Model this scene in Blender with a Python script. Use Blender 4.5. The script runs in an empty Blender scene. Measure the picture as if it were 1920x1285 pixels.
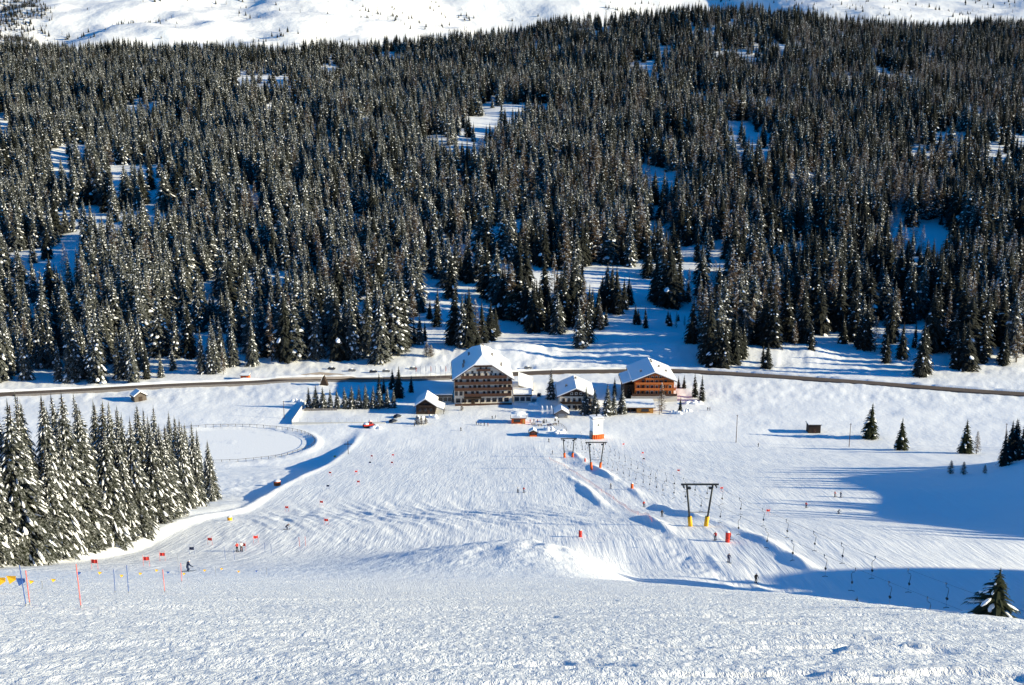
import bpy, bmesh, math, random
import numpy as np
from mathutils import Vector, Matrix

R = math.radians
random.seed(7)
rng = np.random.default_rng(11)
sc = bpy.context.scene
C = sc.collection

# ------------------------------------------------------------------ camera
W0, H0, FPX, PITCH = 1920.0, 1285.0, 2000.0, R(13.0)
cam_d = bpy.data.cameras.new('camera')
cam_d.sensor_fit = 'HORIZONTAL'
cam_d.sensor_width = 36.0
cam_d.lens = 36.0 * FPX / W0
cam_d.clip_start, cam_d.clip_end = 0.3, 30000.0
cam = bpy.data.objects.new('camera', cam_d)
cam.location = (0, 0, 0)
cam.rotation_euler = (R(90) - PITCH, 0, 0)
C.objects.link(cam)
sc.camera = cam

# ------------------------------------------------------------------ world, sun, exposure
SUN_EL, SUN_BACK = R(16.5), R(8.0)          # elevation; how far behind the camera's right hand
sdir = Vector((math.cos(SUN_EL) * math.cos(SUN_BACK), -math.cos(SUN_EL) * math.sin(SUN_BACK), math.sin(SUN_EL)))
world = bpy.data.worlds.new('World')
sc.world = world
world.use_nodes = True
wn = world.node_tree
wn.nodes.clear()
wo = wn.nodes.new('ShaderNodeOutputWorld')
wb = wn.nodes.new('ShaderNodeBackground')
wb.inputs['Strength'].default_value = 0.1
sky = wn.nodes.new('ShaderNodeTexSky')
sky.sky_type = 'NISHITA'
sky.sun_disc = False
sky.sun_elevation = SUN_EL
sky.sun_rotation = math.atan2(sdir.x, sdir.y)
sky.altitude = 1800
sky.air_density = 1.0
sky.dust_density = 0.0
sky.ozone_density = 4.0
hs = wn.nodes.new('ShaderNodeHueSaturation')
hs.inputs['Saturation'].default_value = 1.7
wn.links.new(sky.outputs[0], hs.inputs['Color'])
wn.links.new(hs.outputs[0], wb.inputs[0])
wn.links.new(wb.outputs[0], wo.inputs[0])
sun_d = bpy.data.lights.new('sun', 'SUN')
sun_d.energy = 5.0
sun_d.angle = R(0.53)
sun_d.color = (1.0, 0.89, 0.60)
sun = bpy.data.objects.new('sun', sun_d)
sun.rotation_euler = sdir.to_track_quat('Z', 'Y').to_euler()
sun.location = (60, -20, 60)
C.objects.link(sun)
sc.view_settings.view_transform = 'Standard'
sc.view_settings.look = 'None'
sc.view_settings.exposure = 0.96
sc.view_settings.gamma = 1.0
sc.view_settings.use_curve_mapping = False
sc.cycles.max_bounces = 5
sc.cycles.diffuse_bounces = 3
sc.cycles.transparent_max_bounces = 6

# ------------------------------------------------------------------ numeric helpers
def sstep(a, b, v):
    t = np.clip((v - a) / (b - a), 0, 1)
    return t * t * (3 - 2 * t)

def _hash(ix, iy, s):
    h = (ix.astype(np.int64) * 374761393 + iy.astype(np.int64) * 668265263 + s * 1274126177) & 0xffffffff
    h = ((h ^ (h >> 13)) * 1274126177) & 0xffffffff
    return ((h ^ (h >> 16)) & 0xffff) / 65535.0

def vnoise(x, y, s=0):
    ix, iy = np.floor(x), np.floor(y)
    fx, fy = x - ix, y - iy
    fx = fx * fx * fx * (fx * (fx * 6 - 15) + 10); fy = fy * fy * fy * (fy * (fy * 6 - 15) + 10)
    a = _hash(ix, iy, s); b = _hash(ix + 1, iy, s); c = _hash(ix, iy + 1, s); d = _hash(ix + 1, iy + 1, s)
    return (a + (b - a) * fx) * (1 - fy) + (c + (d - c) * fx) * fy - 0.5

def fbm(x, y, s=0, o=3):
    v = 0; a = 1.0
    for k in range(o):
        v = v + a * vnoise(x * 2 ** k + 17 * k, y * 2 ** k - 9 * k, s + k); a *= 0.5
    return v

def hermite(kx, ky):
    kx, ky = np.array(kx, float), np.array(ky, float)
    d = np.diff(ky) / np.diff(kx)
    m = np.zeros_like(ky); m[0], m[-1] = d[0], d[-1]
    for i in range(1, len(ky) - 1):
        m[i] = 0 if d[i - 1] * d[i] <= 0 else 2 * d[i - 1] * d[i] / (d[i - 1] + d[i])
    def f(x):
        i = np.clip(np.searchsorted(kx, x) - 1, 0, len(kx) - 2)
        h = kx[i + 1] - kx[i]; t = np.clip((x - kx[i]) / h, 0, 1)
        return ((1 + 2 * t) * (1 - t) ** 2 * ky[i] + t * (1 - t) ** 2 * h * m[i] + t * t * (3 - 2 * t) * ky[i + 1] + t * t * (t - 1) * h * m[i + 1])
    return f

HILL = [(580, -148), (620, -147), (690, -143.5), (840, -131), (1020, -109), (1280, -73.5), (1750, -16), (2400, 69), (2800, 126), (3000, 128), (3500, 60), (9000, 60)]
PC = [(-300, 110), (0, -1.9), (54, -26.2), (136, -63), (175, -78.3), (205, -85.8), (265, -105.4), (290, -110.8), (350, -126), (400, -138.6), (440, -146.5), (480, -148)] + HILL
PL = [(-300, 112), (0, -0.5), (54, -24.4), (136, -60.6), (175, -75.8), (205, -83.8), (240, -96.2), (290, -112.8), (350, -128.6), (390, -140.8), (418, -148), (480, -148)] + HILL
prof_c = hermite(*zip(*PC)); prof_l = hermite(*zip(*PL))
POND = (-127.0, 444.0, 37.0, 22.5)
def track_x(y):                                    # the drag lift's line across the slope
    return np.interp(y, [40, 85, 120, 200, 312, 380, 460], [63, 56, 50, 37.5, 26.0, 20.5, 15])
def H(x, y):
    x = np.asarray(x, float); y = np.asarray(y, float)
    c, l = prof_c(y), prof_l(y)
    edge = -66 + 3.0 * fbm(y / 60, y * 0 + 3.1, 5, 2)
    lf = sstep(edge, edge - 9, x)
    z = c + (l - c) * lf
    z = z + lf * 0.16 * np.clip(-x - 74, 0, 90) * (1 - sstep(205, 265, y)) * sstep(30, 90, y)
    z = z + 0.7 * np.exp(-((x - edge + 2.2) / 1.6) ** 2) * (1 - sstep(430, 470, y))           # pushed-up piste edge
    lip = 10.5 - 7.5 * sstep(40, 90, y) + 1.4 * fbm(y / 14, y * 0 + 8.7, 31, 2)
    amt = np.interp(y, [0, 50, 85, 100, 120, 140, 162, 186], [8, 13, 15, 14.5, 11.5, 8, 4.5, 0])
    z = z - np.minimum(amt, 3.2) * sstep(lip, lip + 18, x) - np.maximum(amt - 3.2, 0) * sstep(22, 44, x)
    z = z + (3.5 + .5 * fbm(x / 3, y / 9, 119, 2)) * sstep(75, 140, y) * (1 - sstep(158, 186, y)) * np.where(x < 2, np.exp(-((x - 2) / 22) ** 2) * sstep(-48, -10, x), 1 - sstep(3, 22, x)) + .25 * np.exp(-((x - 9) / 4) ** 2 - ((y - 140) / 14) ** 2) * np.sin(x * 1.9)
    z = z + 0.0
    tx = track_x(y); on = sstep(60, 90, y) * (1 - sstep(400, 440, y))
    rough = 0.15 + 1.9 * np.clip(fbm(x / 7, y / 34, 44, 3) + .25, 0, 1)
    z = z + on * rough * (0.85 * np.exp(-((x - tx + 6.5) / 1.5) ** 2) + 0.8 * np.exp(-((x - tx - 7.0) / 1.5) ** 2) - .35 * np.exp(-((x - tx) / 3.2) ** 2))
    # the knoll beside the lift slope and the bank nearer the viewer
    along = sstep(95, 140, y) * (1 - sstep(300, 380, y))
    z = z + along * (9 * sstep(112, 185, x - .12 * (y - 260)) + 21 * sstep(150, 222, x))
    z = z - 3.5 * np.exp(-((x - 118) / 32) ** 2 - ((y - 232) / 40) ** 2)
    z = z + 18 * sstep(76, 112, x) * (1 - sstep(136, 160, y)) * sstep(-60, 20, y)
    z = z + 2.2 * np.exp(-((x - 55) / 30) ** 2 - ((y - 168) / 14) ** 2)
    # valley floor, road bank, hillside
    z = z + sstep(600, 700, y) * 2.4 * fbm(x / 55, y / 55, 51, 3) + sstep(720, 1200, y) * 25 * fbm(x / 300, y / 260, 61, 3)
    z = z + np.exp(-((y - 612) / 18) ** 2) * (3.2 + 4 * fbm(x / 40, y / 60, 71, 2))
    cz = np.interp(x, [-1500, -715, -230, 0, 250, 415, 650, 1058, 1500], [118, 92, 106, 134, 166, 186, 181, 150, 148])
    z = z + (cz - 126) * sstep(1700, 2800, y) * (1 - sstep(3100, 3700, y))
    vf = sstep(400, 450, y) * (1 - sstep(540, 580, y))
    z = z + vf * 0.9 * fbm(x / 35, y / 25, 81, 3) * (1 - np.exp(-((x - 0) / 60) ** 2))
    e = ((x - POND[0]) / POND[2]) ** 2 + ((y - POND[1]) / POND[3]) ** 2
    z = z + (-148.6 - z) * (1 - sstep(1.0, 1.35, e))
    z = z + 0.9 * np.exp(-((np.sqrt(e) - 1.13) / 0.05) ** 2)
    return z

def detail(x, y):
    near = 1 - sstep(60, 120, y)
    pis = sstep(-70, -60, x) * (1 - sstep(430, 470, y))
    far = 1 - sstep(120, 200, y)
    pit = sstep(.20, .36, fbm(x / 2.8, y / .7, 111, 3)) * sstep(-.05, .3, fbm(x / 9, y / 7, 112, 2) + .02 * x)
    z = near * (0.035 * fbm(x / 4.2, y / 2.6, 101, 2) + 0.016 * fbm(x / .42, y / .34, 102, 2) + .026 * fbm(x / .17, y / .15, 108, 1) - (.04 + .035 * sstep(-3, 6, x)) * pit)
    for (xa, ya, sl, cv, x0, x1) in ((-9, 24, .28, .6, -12, -1), (3, 27, .12, .5, -4, 9), (-3, 33, -.35, 1.2, -9, 8), (-14, 46, .5, 1.5, -24, 2), (1, 40, .22, .8, -4, 10), (-4, 62, -.6, 2, -18, 5)):
        ln_ = ya + sl * (x - xa) + cv * np.sin(x / 3.1 + ya)
        for o_ in (0, .34):
            z = z - .04 * np.exp(-((y - ln_ - o_ * (1 + ya / 40)) / (.09 + .006 * ya)) ** 2) * sstep(x0, x0 + 1.5, x) * (1 - sstep(x1 - 1.5, x1, x))
    z = z + far * sstep(-72, -60, x) * (.10 * fbm((x + .5 * y) / 6, (y - .15 * x) / .9, 113, 3))
    z = z + pis * (1 - near) * (0.22 * fbm(x / 9, y / 14, 103, 3) + 0.06 * fbm(x / 1.4, y / 9, 104, 2))
    mog = np.exp(-((y - 235) / 36) ** 2) * sstep(-66, -50, x) * (1 - sstep(5, 30, x))
    z = z + mog * ((.46 * fbm((x + .35 * y) / 3.4, (y - .2 * x) / 13, 105, 3)) + .42 * fbm((x + .45 * y) / 1.5, (y - .2 * x) / 16, 109, 2))
    off = (1 - pis) * (1 - near)
    z = z + off * (0.30 * fbm(x / 9, y / 7, 106, 4) * (1 - sstep(540, 640, y) * 0) )
    z = z + sstep(556, 572, y) * (1 - sstep(620, 650, y)) * .75 * fbm(x / 5, y / 6, 115, 3) + sstep(500, 520, y) * (1 - sstep(545, 556, y)) * .45 * fbm(x / 4, y / 5, 116, 3)
    chur = np.exp(-((x - track_x(y) + 11) / 4) ** 2) * sstep(120, 140, y) * (1 - sstep(180, 205, y)) + np.exp(-((x + 84) / 12) ** 2) * sstep(260, 300, y) * (1 - sstep(390, 420, y))
    z = z + chur * 0.34 * fbm(x / 1.9, y / 1.9, 107, 4)
    return z

def HH(x, y):
    return H(x, y) + detail(np.asarray(x, float), np.asarray(y, float))

TP = math.tan(PITCH)
def q(py):
    d = (py - H0 / 2) / FPX
    return (TP + d) / (1 - d * TP)
def ray(px, py):
    u, d = (px - W0 / 2) / FPX, (py - H0 / 2) / FPX
    return u / (math.cos(PITCH) - d * math.sin(PITCH)), -q(py)      # x and z for each metre of y
_ys = np.exp(np.linspace(math.log(6), math.log(3200), 6000))
def G(px, py):                                     # where the photograph's ray meets the snow
    rx, rz = ray(px, py)
    below = rz * _ys < HH(rx * _ys, _ys)
    i = int(np.argmax(below)) if below.any() else len(_ys) - 1
    y = _ys[i]
    return Vector((rx * y, y, float(HH(rx * y, y))))
def at_y(px, y):
    rx = ray(px, 900)[0]
    for _ in range(4):
        z = float(HH(rx * y, y)); py = P(Vector((rx * y, y, z)))[1]; rx = ray(px, py)[0]
    return Vector((rx * y, y, float(HH(rx * y, y))))
def P(v):
    dep = v[1] * math.cos(PITCH) - v[2] * math.sin(PITCH)
    dn = -(v[2] * math.cos(PITCH) + v[1] * math.sin(PITCH))
    return W0 / 2 + FPX * v[0] / dep, H0 / 2 + FPX * dn / dep
def mpp(v):
    return (v[1] * math.cos(PITCH) - v[2] * math.sin(PITCH)) / FPX

# ------------------------------------------------------------------ materials
def mat(name, col, rough=0.7, metal=0.0, spec=0.3, var=0.0, scale=3.0, bump=0.0):
    m = bpy.data.materials.new(name); m.use_nodes = True
    nt = m.node_tree; b = nt.nodes['Principled BSDF']
    b.inputs['Base Color'].default_value = (*col, 1); b.inputs['Roughness'].default_value = rough
    b.inputs['Metallic'].default_value = metal; b.inputs['Specular IOR Level'].default_value = spec
    if var or bump:
        tc = nt.nodes.new('ShaderNodeTexCoord'); n = nt.nodes.new('ShaderNodeTexNoise')
        n.inputs['Scale'].default_value = scale; n.inputs['Detail'].default_value = 4
        nt.links.new(tc.outputs['Object'], n.inputs['Vector'])
        if var:
            r = nt.nodes.new('ShaderNodeMix'); r.data_type = 'RGBA'
            r.inputs[6].default_value = tuple(c * (1 - var) for c in col) + (1,)
            r.inputs[7].default_value = tuple(min(1, c * (1 + var)) for c in col) + (1,)
            nt.links.new(n.outputs['Fac'], r.inputs[0]); nt.links.new(r.outputs[2], b.inputs['Base Color'])
        if bump:
            bp = nt.nodes.new('ShaderNodeBump'); bp.inputs['Strength'].default_value = 1; bp.inputs['Distance'].default_value = bump
            nt.links.new(n.outputs['Fac'], bp.inputs['Height']); nt.links.new(bp.outputs[0], b.inputs['Normal'])
    return m

def frosted(name, dark, frost, lo, hi, scale):
    m = bpy.data.materials.new(name); m.use_nodes = True
    nt = m.node_tree; b = nt.nodes['Principled BSDF']; b.inputs['Roughness'].default_value = .8; b.inputs['Specular IOR Level'].default_value = .15
    tc = nt.nodes.new('ShaderNodeTexCoord'); n = nt.nodes.new('ShaderNodeTexNoise'); n.inputs['Scale'].default_value = scale; n.inputs['Detail'].default_value = 5; n.inputs['Roughness'].default_value = .7
    r = nt.nodes.new('ShaderNodeValToRGB'); r.color_ramp.elements[0].position = lo; r.color_ramp.elements[1].position = hi
    r.color_ramp.elements[0].color = (*dark, 1); r.color_ramp.elements[1].color = (*frost, 1)
    nt.links.new(tc.outputs['Object'], n.inputs['Vector']); nt.links.new(n.outputs['Fac'], r.inputs[0]); nt.links.new(r.outputs[0], b.inputs['Base Color'])
    return m

def snow_ground_mat():
    m = bpy.data.materials.new('snow_ground'); m.use_nodes = True
    nt = m.node_tree; N = nt.nodes; L = nt.links; b = N['Principled BSDF']
    b.inputs['Roughness'].default_value = 0.55; b.inputs['Specular IOR Level'].default_value = 0.25
    g = N.new('ShaderNodeNewGeometry')
    sep = N.new('ShaderNodeSeparateXYZ'); L.new(g.outputs['Position'], sep.inputs[0])
    def mapped(sx, sy, sz, rot=0.0):
        mp = N.new('ShaderNodeMapping'); mp.inputs['Scale'].default_value = (sx, sy, sz); mp.inputs['Rotation'].default_value = (0, 0, rot)
        L.new(g.outputs['Position'], mp.inputs['Vector']); return mp.outputs[0]
    def noise(vec, detail=3, rough=.55, dist=0.0):
        n = N.new('ShaderNodeTexNoise'); n.inputs['Scale'].default_value = 1; n.inputs['Detail'].default_value = detail
        n.inputs['Roughness'].default_value = rough; n.inputs['Distortion'].default_value = dist
        L.new(vec, n.inputs['Vector']); return n.outputs['Fac']
    def math_(op, a, c, clamp=False):
        n = N.new('ShaderNodeMath'); n.operation = op; n.use_clamp = clamp
        for i, v in enumerate((a, c)):
            if isinstance(v, (int, float)): n.inputs[i].default_value = v
            else: L.new(v, n.inputs[i])
        return n.outputs[0]
    def ramp(v, a, c):
        n = N.new('ShaderNodeMapRange'); n.interpolation_type = 'SMOOTHSTEP'
        n.inputs[1].default_value = a; n.inputs[2].default_value = c; L.new(v, n.inputs[0]); return n.outputs[0]
    Y, X = sep.outputs['Y'], sep.outputs['X']
    crust = math_('SUBTRACT', 1.0, ramp(Y, 35, 125))              # wind-roughened upper slope
    groom = math_('MULTIPLY', math_('SUBTRACT', 1.0, ramp(Y, 420, 470)), math_('MULTIPLY', ramp(X, -72, -62), math_('SUBTRACT', 1, ramp(X, 110, 160))))
    grain = noise(mapped(10, 4.5, 10), 4, .68)
    lump = noise(mapped(2.0, 1.5, 2.0), 3, .5)
    h1 = math_('MULTIPLY', crust, math_('ADD', math_('MULTIPLY', grain, 0.13), math_('MULTIPLY', lump, 0.05)))
    lines = noise(mapped(1.25, 0.016, 0.5, R(3)), 4, .7, .0)      # groomer and ski lines running downhill
    arcs = noise(mapped(1.1, 0.22, 0.3, R(-28)), 3, .6, 1.6)
    h2 = math_('MULTIPLY', math_('MULTIPLY', groom, math_('SUBTRACT', 1.05, crust)), math_('ADD', math_('MULTIPLY', lines, 0.2), math_('MULTIPLY', arcs, 0.022)))
    soft = noise(mapped(0.45, 0.35, 0.45), 4, .6)
    h3 = math_('MULTIPLY', math_('SUBTRACT', 1.0, math_('MULTIPLY', groom, .75)), math_('MULTIPLY', soft, 0.2))
    tot = math_('ADD', h1, math_('ADD', h2, h3))
    bp = N.new('ShaderNodeBump'); bp.inputs['Strength'].default_value = 1.0; bp.inputs['Distance'].default_value = 1.0
    L.new(tot, bp.inputs['Height']); L.new(bp.outputs[0], b.inputs['Normal'])
    cr = N.new('ShaderNodeMix'); cr.data_type = 'RGBA'
    cr.inputs[6].default_value = (.80, .83, .88, 1); cr.inputs[7].default_value = (.90, .90, .91, 1)
    L.new(noise(mapped(.12, .09, .1), 4), cr.inputs[0]); L.new(cr.outputs[2], b.inputs['Base Color'])
    return m

M = {
    'ground': snow_ground_mat(),
    'snow': mat('settled_snow', (.88, .89, .91), .6, 0, .25, .04, 1.2, .06),
    'tree_snow': mat('snow_on_branches', (.86, .87, .90), .6, 0, .2),
    'mountain': mat('mountain_snow', (.80, .80, .82), .6, 0, .2, .06, .012, 9.0),
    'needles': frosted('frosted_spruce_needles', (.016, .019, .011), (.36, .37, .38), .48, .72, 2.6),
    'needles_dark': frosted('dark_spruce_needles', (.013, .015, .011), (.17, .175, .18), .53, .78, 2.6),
    'needles_green': mat('green_spruce_needles', (.022, .028, .014), .8, 0, .15, .6, 6.0),
    'larch': mat('bare_larch_twigs', (.14, .10, .068), .85, 0, .1, .3, 1.0),
    'bark': mat('bark', (.06, .045, .035), .9, 0, .1, .4, 6),
    'render': mat('white_render', (.66, .60, .52), .8, 0, .2, .06, .6),
    'wood_brown': mat('brown_timber', (.075, .036, .024), .7, 0, .25, .3, 2.5),
    'wood_dark': mat('dark_timber', (.045, .03, .022), .75, 0, .2, .3, 2.5),
    'wood_grey': mat('weathered_timber', (.12, .10, .085), .85, 0, .15, .3, 2.5),
    'wood_orange': mat('orange_timber', (.52, .145, .03), .6, 0, .3, .25, 2.5),
    'wood_honey': mat('honey_timber', (.58, .27, .06), .6, 0, .3, .2, 2.5),
    'glass': mat('window_glass', (.02, .025, .035), .12, 0, .6),
    'stone': mat('grey_stone', (.22, .20, .19), .85, 0, .2, .3, 1.5),
    'asphalt': mat('road_asphalt', (.11, .085, .07), .85, 0, .2, .35, .35),
    'slush': mat('road_slush', (.52, .42, .33), .8, 0, .2, .35, .3),
    'steel': mat('dark_steel', (.035, .04, .045), .5, .5, .4),
    'grey': mat('galvanised_grey', (.30, .31, .33), .5, .3, .4),
    'white': mat('white_panel', (.90, .90, .88), .5, 0, .3, .02, 1),
    'cloth_white': mat('white_cloth', (.82, .83, .85), .8, 0, .1),
    'orange': mat('orange_padding', (.80, .13, .02), .6, 0, .3, .1, 4),
    'yellow': mat('yellow_padding', (.80, .42, .02), .6, 0, .3, .1, 4),
    'red': mat('red_cloth', (.62, .05, .04), .7, 0, .2),
    'pink': mat('pink_plastic', (.78, .16, .13), .6, 0, .3),
    'blue': mat('blue_plastic', (.03, .09, .32), .6, 0, .3),
    'navy': mat('navy_cloth', (.015, .025, .07), .7, 0, .2),
    'black': mat('black_cloth', (.012, .012, .014), .7, 0, .2),
    'skin': mat('skin', (.55, .33, .24), .6, 0, .3),
    'car_dark': mat('dark_car_paint', (.012, .016, .03), .25, .2, .5),
    'car_grey': mat('grey_car_paint', (.16, .17, .19), .3, .3, .5),
    'rubber': mat('rubber', (.015, .015, .015), .9, 0, .1),
    'net': mat('faded_pink_net', (.75, .36, .36), .8, 0, .1),
    'concrete': mat('pale_concrete', (.62, .61, .58), .85, 0, .2, .1, .8),
}

# ------------------------------------------------------------------ object helpers
def tag(o, label, cat, group=None, kind=None):
    if label: o['label'] = label
    if cat: o['category'] = cat
    if group: o['group'] = group
    if kind: o['kind'] = kind
    return o
def empty(name, loc, rz=0.0, scale=None):
    o = bpy.data.objects.new(name, None); C.objects.link(o)
    o.location = loc; o.rotation_euler = (0, 0, rz); o.empty_display_size = .5
    if scale is not None: o.scale = (scale,) * 3 if isinstance(scale, (int, float)) else scale
    return o
def link(name, me, parent=None, loc=(0, 0, 0), rot=(0, 0, 0)):
    o = bpy.data.objects.new(name, me); C.objects.link(o)
    o.location = loc; o.rotation_euler = rot
    if parent is not None: o.parent = parent
    return o
def copy_tree(o, parent=None):
    c = o.copy(); C.objects.link(c); c.parent = parent
    for ch in o.children: copy_tree(ch, c)
    return c
def npmesh(name, verts, faces, mats, fm=None, smooth=False):
    me = bpy.data.meshes.new(name)
    me.from_pydata([tuple(v) for v in verts], [], faces)
    for m in mats: me.materials.append(m)
    if fm is not None: me.polygons.foreach_set('material_index', np.asarray(fm, np.int32))
    if smooth: me.polygons.foreach_set('use_smooth', np.ones(len(me.polygons), bool))
    me.update(); return me
class MB:
    def __init__(s): s.v, s.f = [], []
    def poly(s, pts):
        n = len(s.v); s.v += [tuple(p) for p in pts]; s.f.append(tuple(range(n, n + len(pts))))
    def box(s, x0, x1, y0, y1, z0, z1):
        n = len(s.v)
        s.v += [(x0, y0, z0), (x1, y0, z0), (x1, y1, z0), (x0, y1, z0), (x0, y0, z1), (x1, y0, z1), (x1, y1, z1), (x0, y1, z1)]
        s.f += [tuple(n + i for i in f) for f in ((3, 2, 1, 0), (4, 5, 6, 7), (0, 1, 5, 4), (1, 2, 6, 5), (2, 3, 7, 6), (3, 0, 4, 7))]; return s
    def prism(s, prof, y0, y1):                    # profile in x,z pushed along y
        n, k = len(s.v), len(prof)
        s.v += [(x, y0, z) for x, z in prof] + [(x, y1, z) for x, z in prof]
        s.f += [tuple(n + i for i in range(k)), tuple(n + k + i for i in reversed(range(k)))]
        s.f += [(n + i, n + k + i, n + k + (i + 1) % k, n + (i + 1) % k) for i in range(k)]; return s
    def tube(s, pts, r, k=6, r1=None):
        pts = [Vector(p) for p in pts]; n0 = len(s.v); m = len(pts)
        for i, p in enumerate(pts):
            t = (pts[min(i + 1, m - 1)] - pts[max(i - 1, 0)]).normalized()
            a = t.orthogonal().normalized(); b = t.cross(a)
            rr = r if r1 is None else r + (r1 - r) * i / max(1, m - 1)
            s.v += [tuple(p + a * (rr * math.cos(2 * math.pi * j / k)) + b * (rr * math.sin(2 * math.pi * j / k))) for j in range(k)]
        for i in range(m - 1):
            for j in range(k):
                a, b = n0 + i * k + j, n0 + i * k + (j + 1) % k
                s.f.append((a, b, b + k, a + k))
        s.f += [tuple(n0 + j for j in reversed(range(k))), tuple(n0 + (m - 1) * k + j for j in range(k))]; return s
    def ball(s, c, r, sx=1, sy=1, sz=1, nu=10, nv=7):
        n0 = len(s.v)
        for i in range(nv + 1):
            th = math.pi * i / nv
            for j in range(nu):
                ph = 2 * math.pi * j / nu
                s.v.append((c[0] + sx * r * math.sin(th) * math.cos(ph), c[1] + sy * r * math.sin(th) * math.sin(ph), c[2] + sz * r * math.cos(th)))
        for i in range(nv):
            for j in range(nu):
                a = n0 + i * nu + j; b = n0 + i * nu + (j + 1) % nu
                s.f.append((a, a + nu, b + nu, b))
        return s
    def slab(s, polys, th):                        # surface pieces given a thickness downwards
        key, n0 = {}, len(s.v)
        def vid(p):
            kk = tuple(round(c, 4) for c in p)
            if kk not in key: key[kk] = len(key)
            return key[kk]
        fs = [[vid(p) for p in pl] for pl in polys]
        pts = list(key.keys()); k = len(pts)
        s.v += pts + [(x, y, z - th) for x, y, z in pts]
        cnt = {}
        for f in fs:
            for a, b in zip(f, f[1:] + f[:1]): cnt[(a, b)] = 1
        for f in fs:
            s.f.append(tuple(n0 + i for i in f)); s.f.append(tuple(n0 + k + i for i in reversed(f)))
            for a, b in zip(f, f[1:] + f[:1]):
                if (b, a) not in cnt: s.f.append((n0 + a, n0 + k + a, n0 + k + b, n0 + b))
        return s
    def mesh(s, name, m, smooth=False):
        me = bpy.data.meshes.new(name); me.from_pydata(s.v, [], s.f)
        me.materials.append(M[m] if isinstance(m, str) else m)
        bm = bmesh.new(); bm.from_mesh(me); bmesh.ops.recalc_face_normals(bm, faces=bm.faces); bm.to_mesh(me); bm.free()
        if smooth: me.polygons.foreach_set('use_smooth', np.ones(len(me.polygons), bool))
        return me
    def build(s, name, m, parent=None, loc=(0, 0, 0), rot=(0, 0, 0), smooth=False):
        return link(name, s.mesh(name, m, smooth), parent, loc, rot)

# ------------------------------------------------------------------ ground
def grid_mesh(name, X, Y, Z, m):
    nr, nc = X.shape
    me = bpy.data.meshes.new(name)
    nv = nr * nc; nf = (nr - 1) * (nc - 1)
    me.vertices.add(nv); me.vertices.foreach_set('co', np.stack([X, Y, Z], -1).astype(np.float32).ravel())
    idx = np.arange(nv).reshape(nr, nc)
    f = np.stack([idx[:-1, :-1], idx[:-1, 1:], idx[1:, 1:], idx[1:, :-1]], -1).reshape(-1, 4)
    me.loops.add(nf * 4); me.loops.foreach_set('vertex_index', f.ravel().astype(np.int32))
    me.polygons.add(nf); me.polygons.foreach_set('loop_start', (np.arange(nf) * 4).astype(np.int32))
    me.polygons.foreach_set('loop_total', np.full(nf, 4, np.int32))
    me.polygons.foreach_set('use_smooth', np.ones(nf, bool))
    me.materials.append(m); me.update(calc_edges=True); me.validate()
    return me
ys = [-60.0]
while ys[-1] < 3700:
    yv = ys[-1]
    ys.append(yv + max(0.045 if yv > 9 else (.4 if yv < 4 else .1), 0.0064 * (yv - 6) if yv < 700 else 0.012 * yv))
ys = np.array(ys)
tc_ = np.concatenate([-np.geomspace(2.4, .53, 40)[:-1], np.linspace(-.53, .53, 640), np.geomspace(.53, 2.4, 40)[1:]])
Yg, Tg = np.meshgrid(ys, tc_, indexing='ij')
Xg = Tg * (np.maximum(Yg, 0) + 6 + 30 * (Yg < -4))
o = link('snow_ground', grid_mesh('snow_ground', Xg, Yg, HH(Xg, Yg), M['ground']))
tag(o, 'snow covered ski slope, valley floor and forest hillside', None, kind='structure')

# mountains beyond the forest
xm, ym = np.meshgrid(np.linspace(-5200, 5200, 330), np.linspace(3050, 9500, 260), indexing='xy')
def mountain_z(x, y):
    ridge = np.interp(x, [-5200, -2600, -1200, -500, -100, 200, 700, 5200], [1.0, 1.05, 1.0, .82, .45, .1, 0, 0])
    a = 70 + (y - 3300) * .30 * ridge + 70 * fbm(x / 380, y / 380, 201, 6) + 22 * fbm(x / 130, y / 110, 231, 3) * np.clip(ridge + .2, 0, 1)
    b = 60 + (y - 4300 - .10 * (x - 300)) * .44 + 110 * fbm(x / 900, y / 900, 211, 5)
    c = 110 + (y - 4000) * .36 * sstep(600, 1300, x) + 60 * fbm(x / 500, y / 500, 221, 4)
    return np.maximum(np.maximum(a, b), np.where(x > 500, c, -500)) - 60 * (y < 3250)
mz = mountain_z(xm, ym)
o = link('mountain', grid_mesh('mountain', xm, ym, mz, M['mountain']))
tag(o, 'white snowy mountainside dotted with sparse conifers beyond the forest', None, kind='structure')

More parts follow.
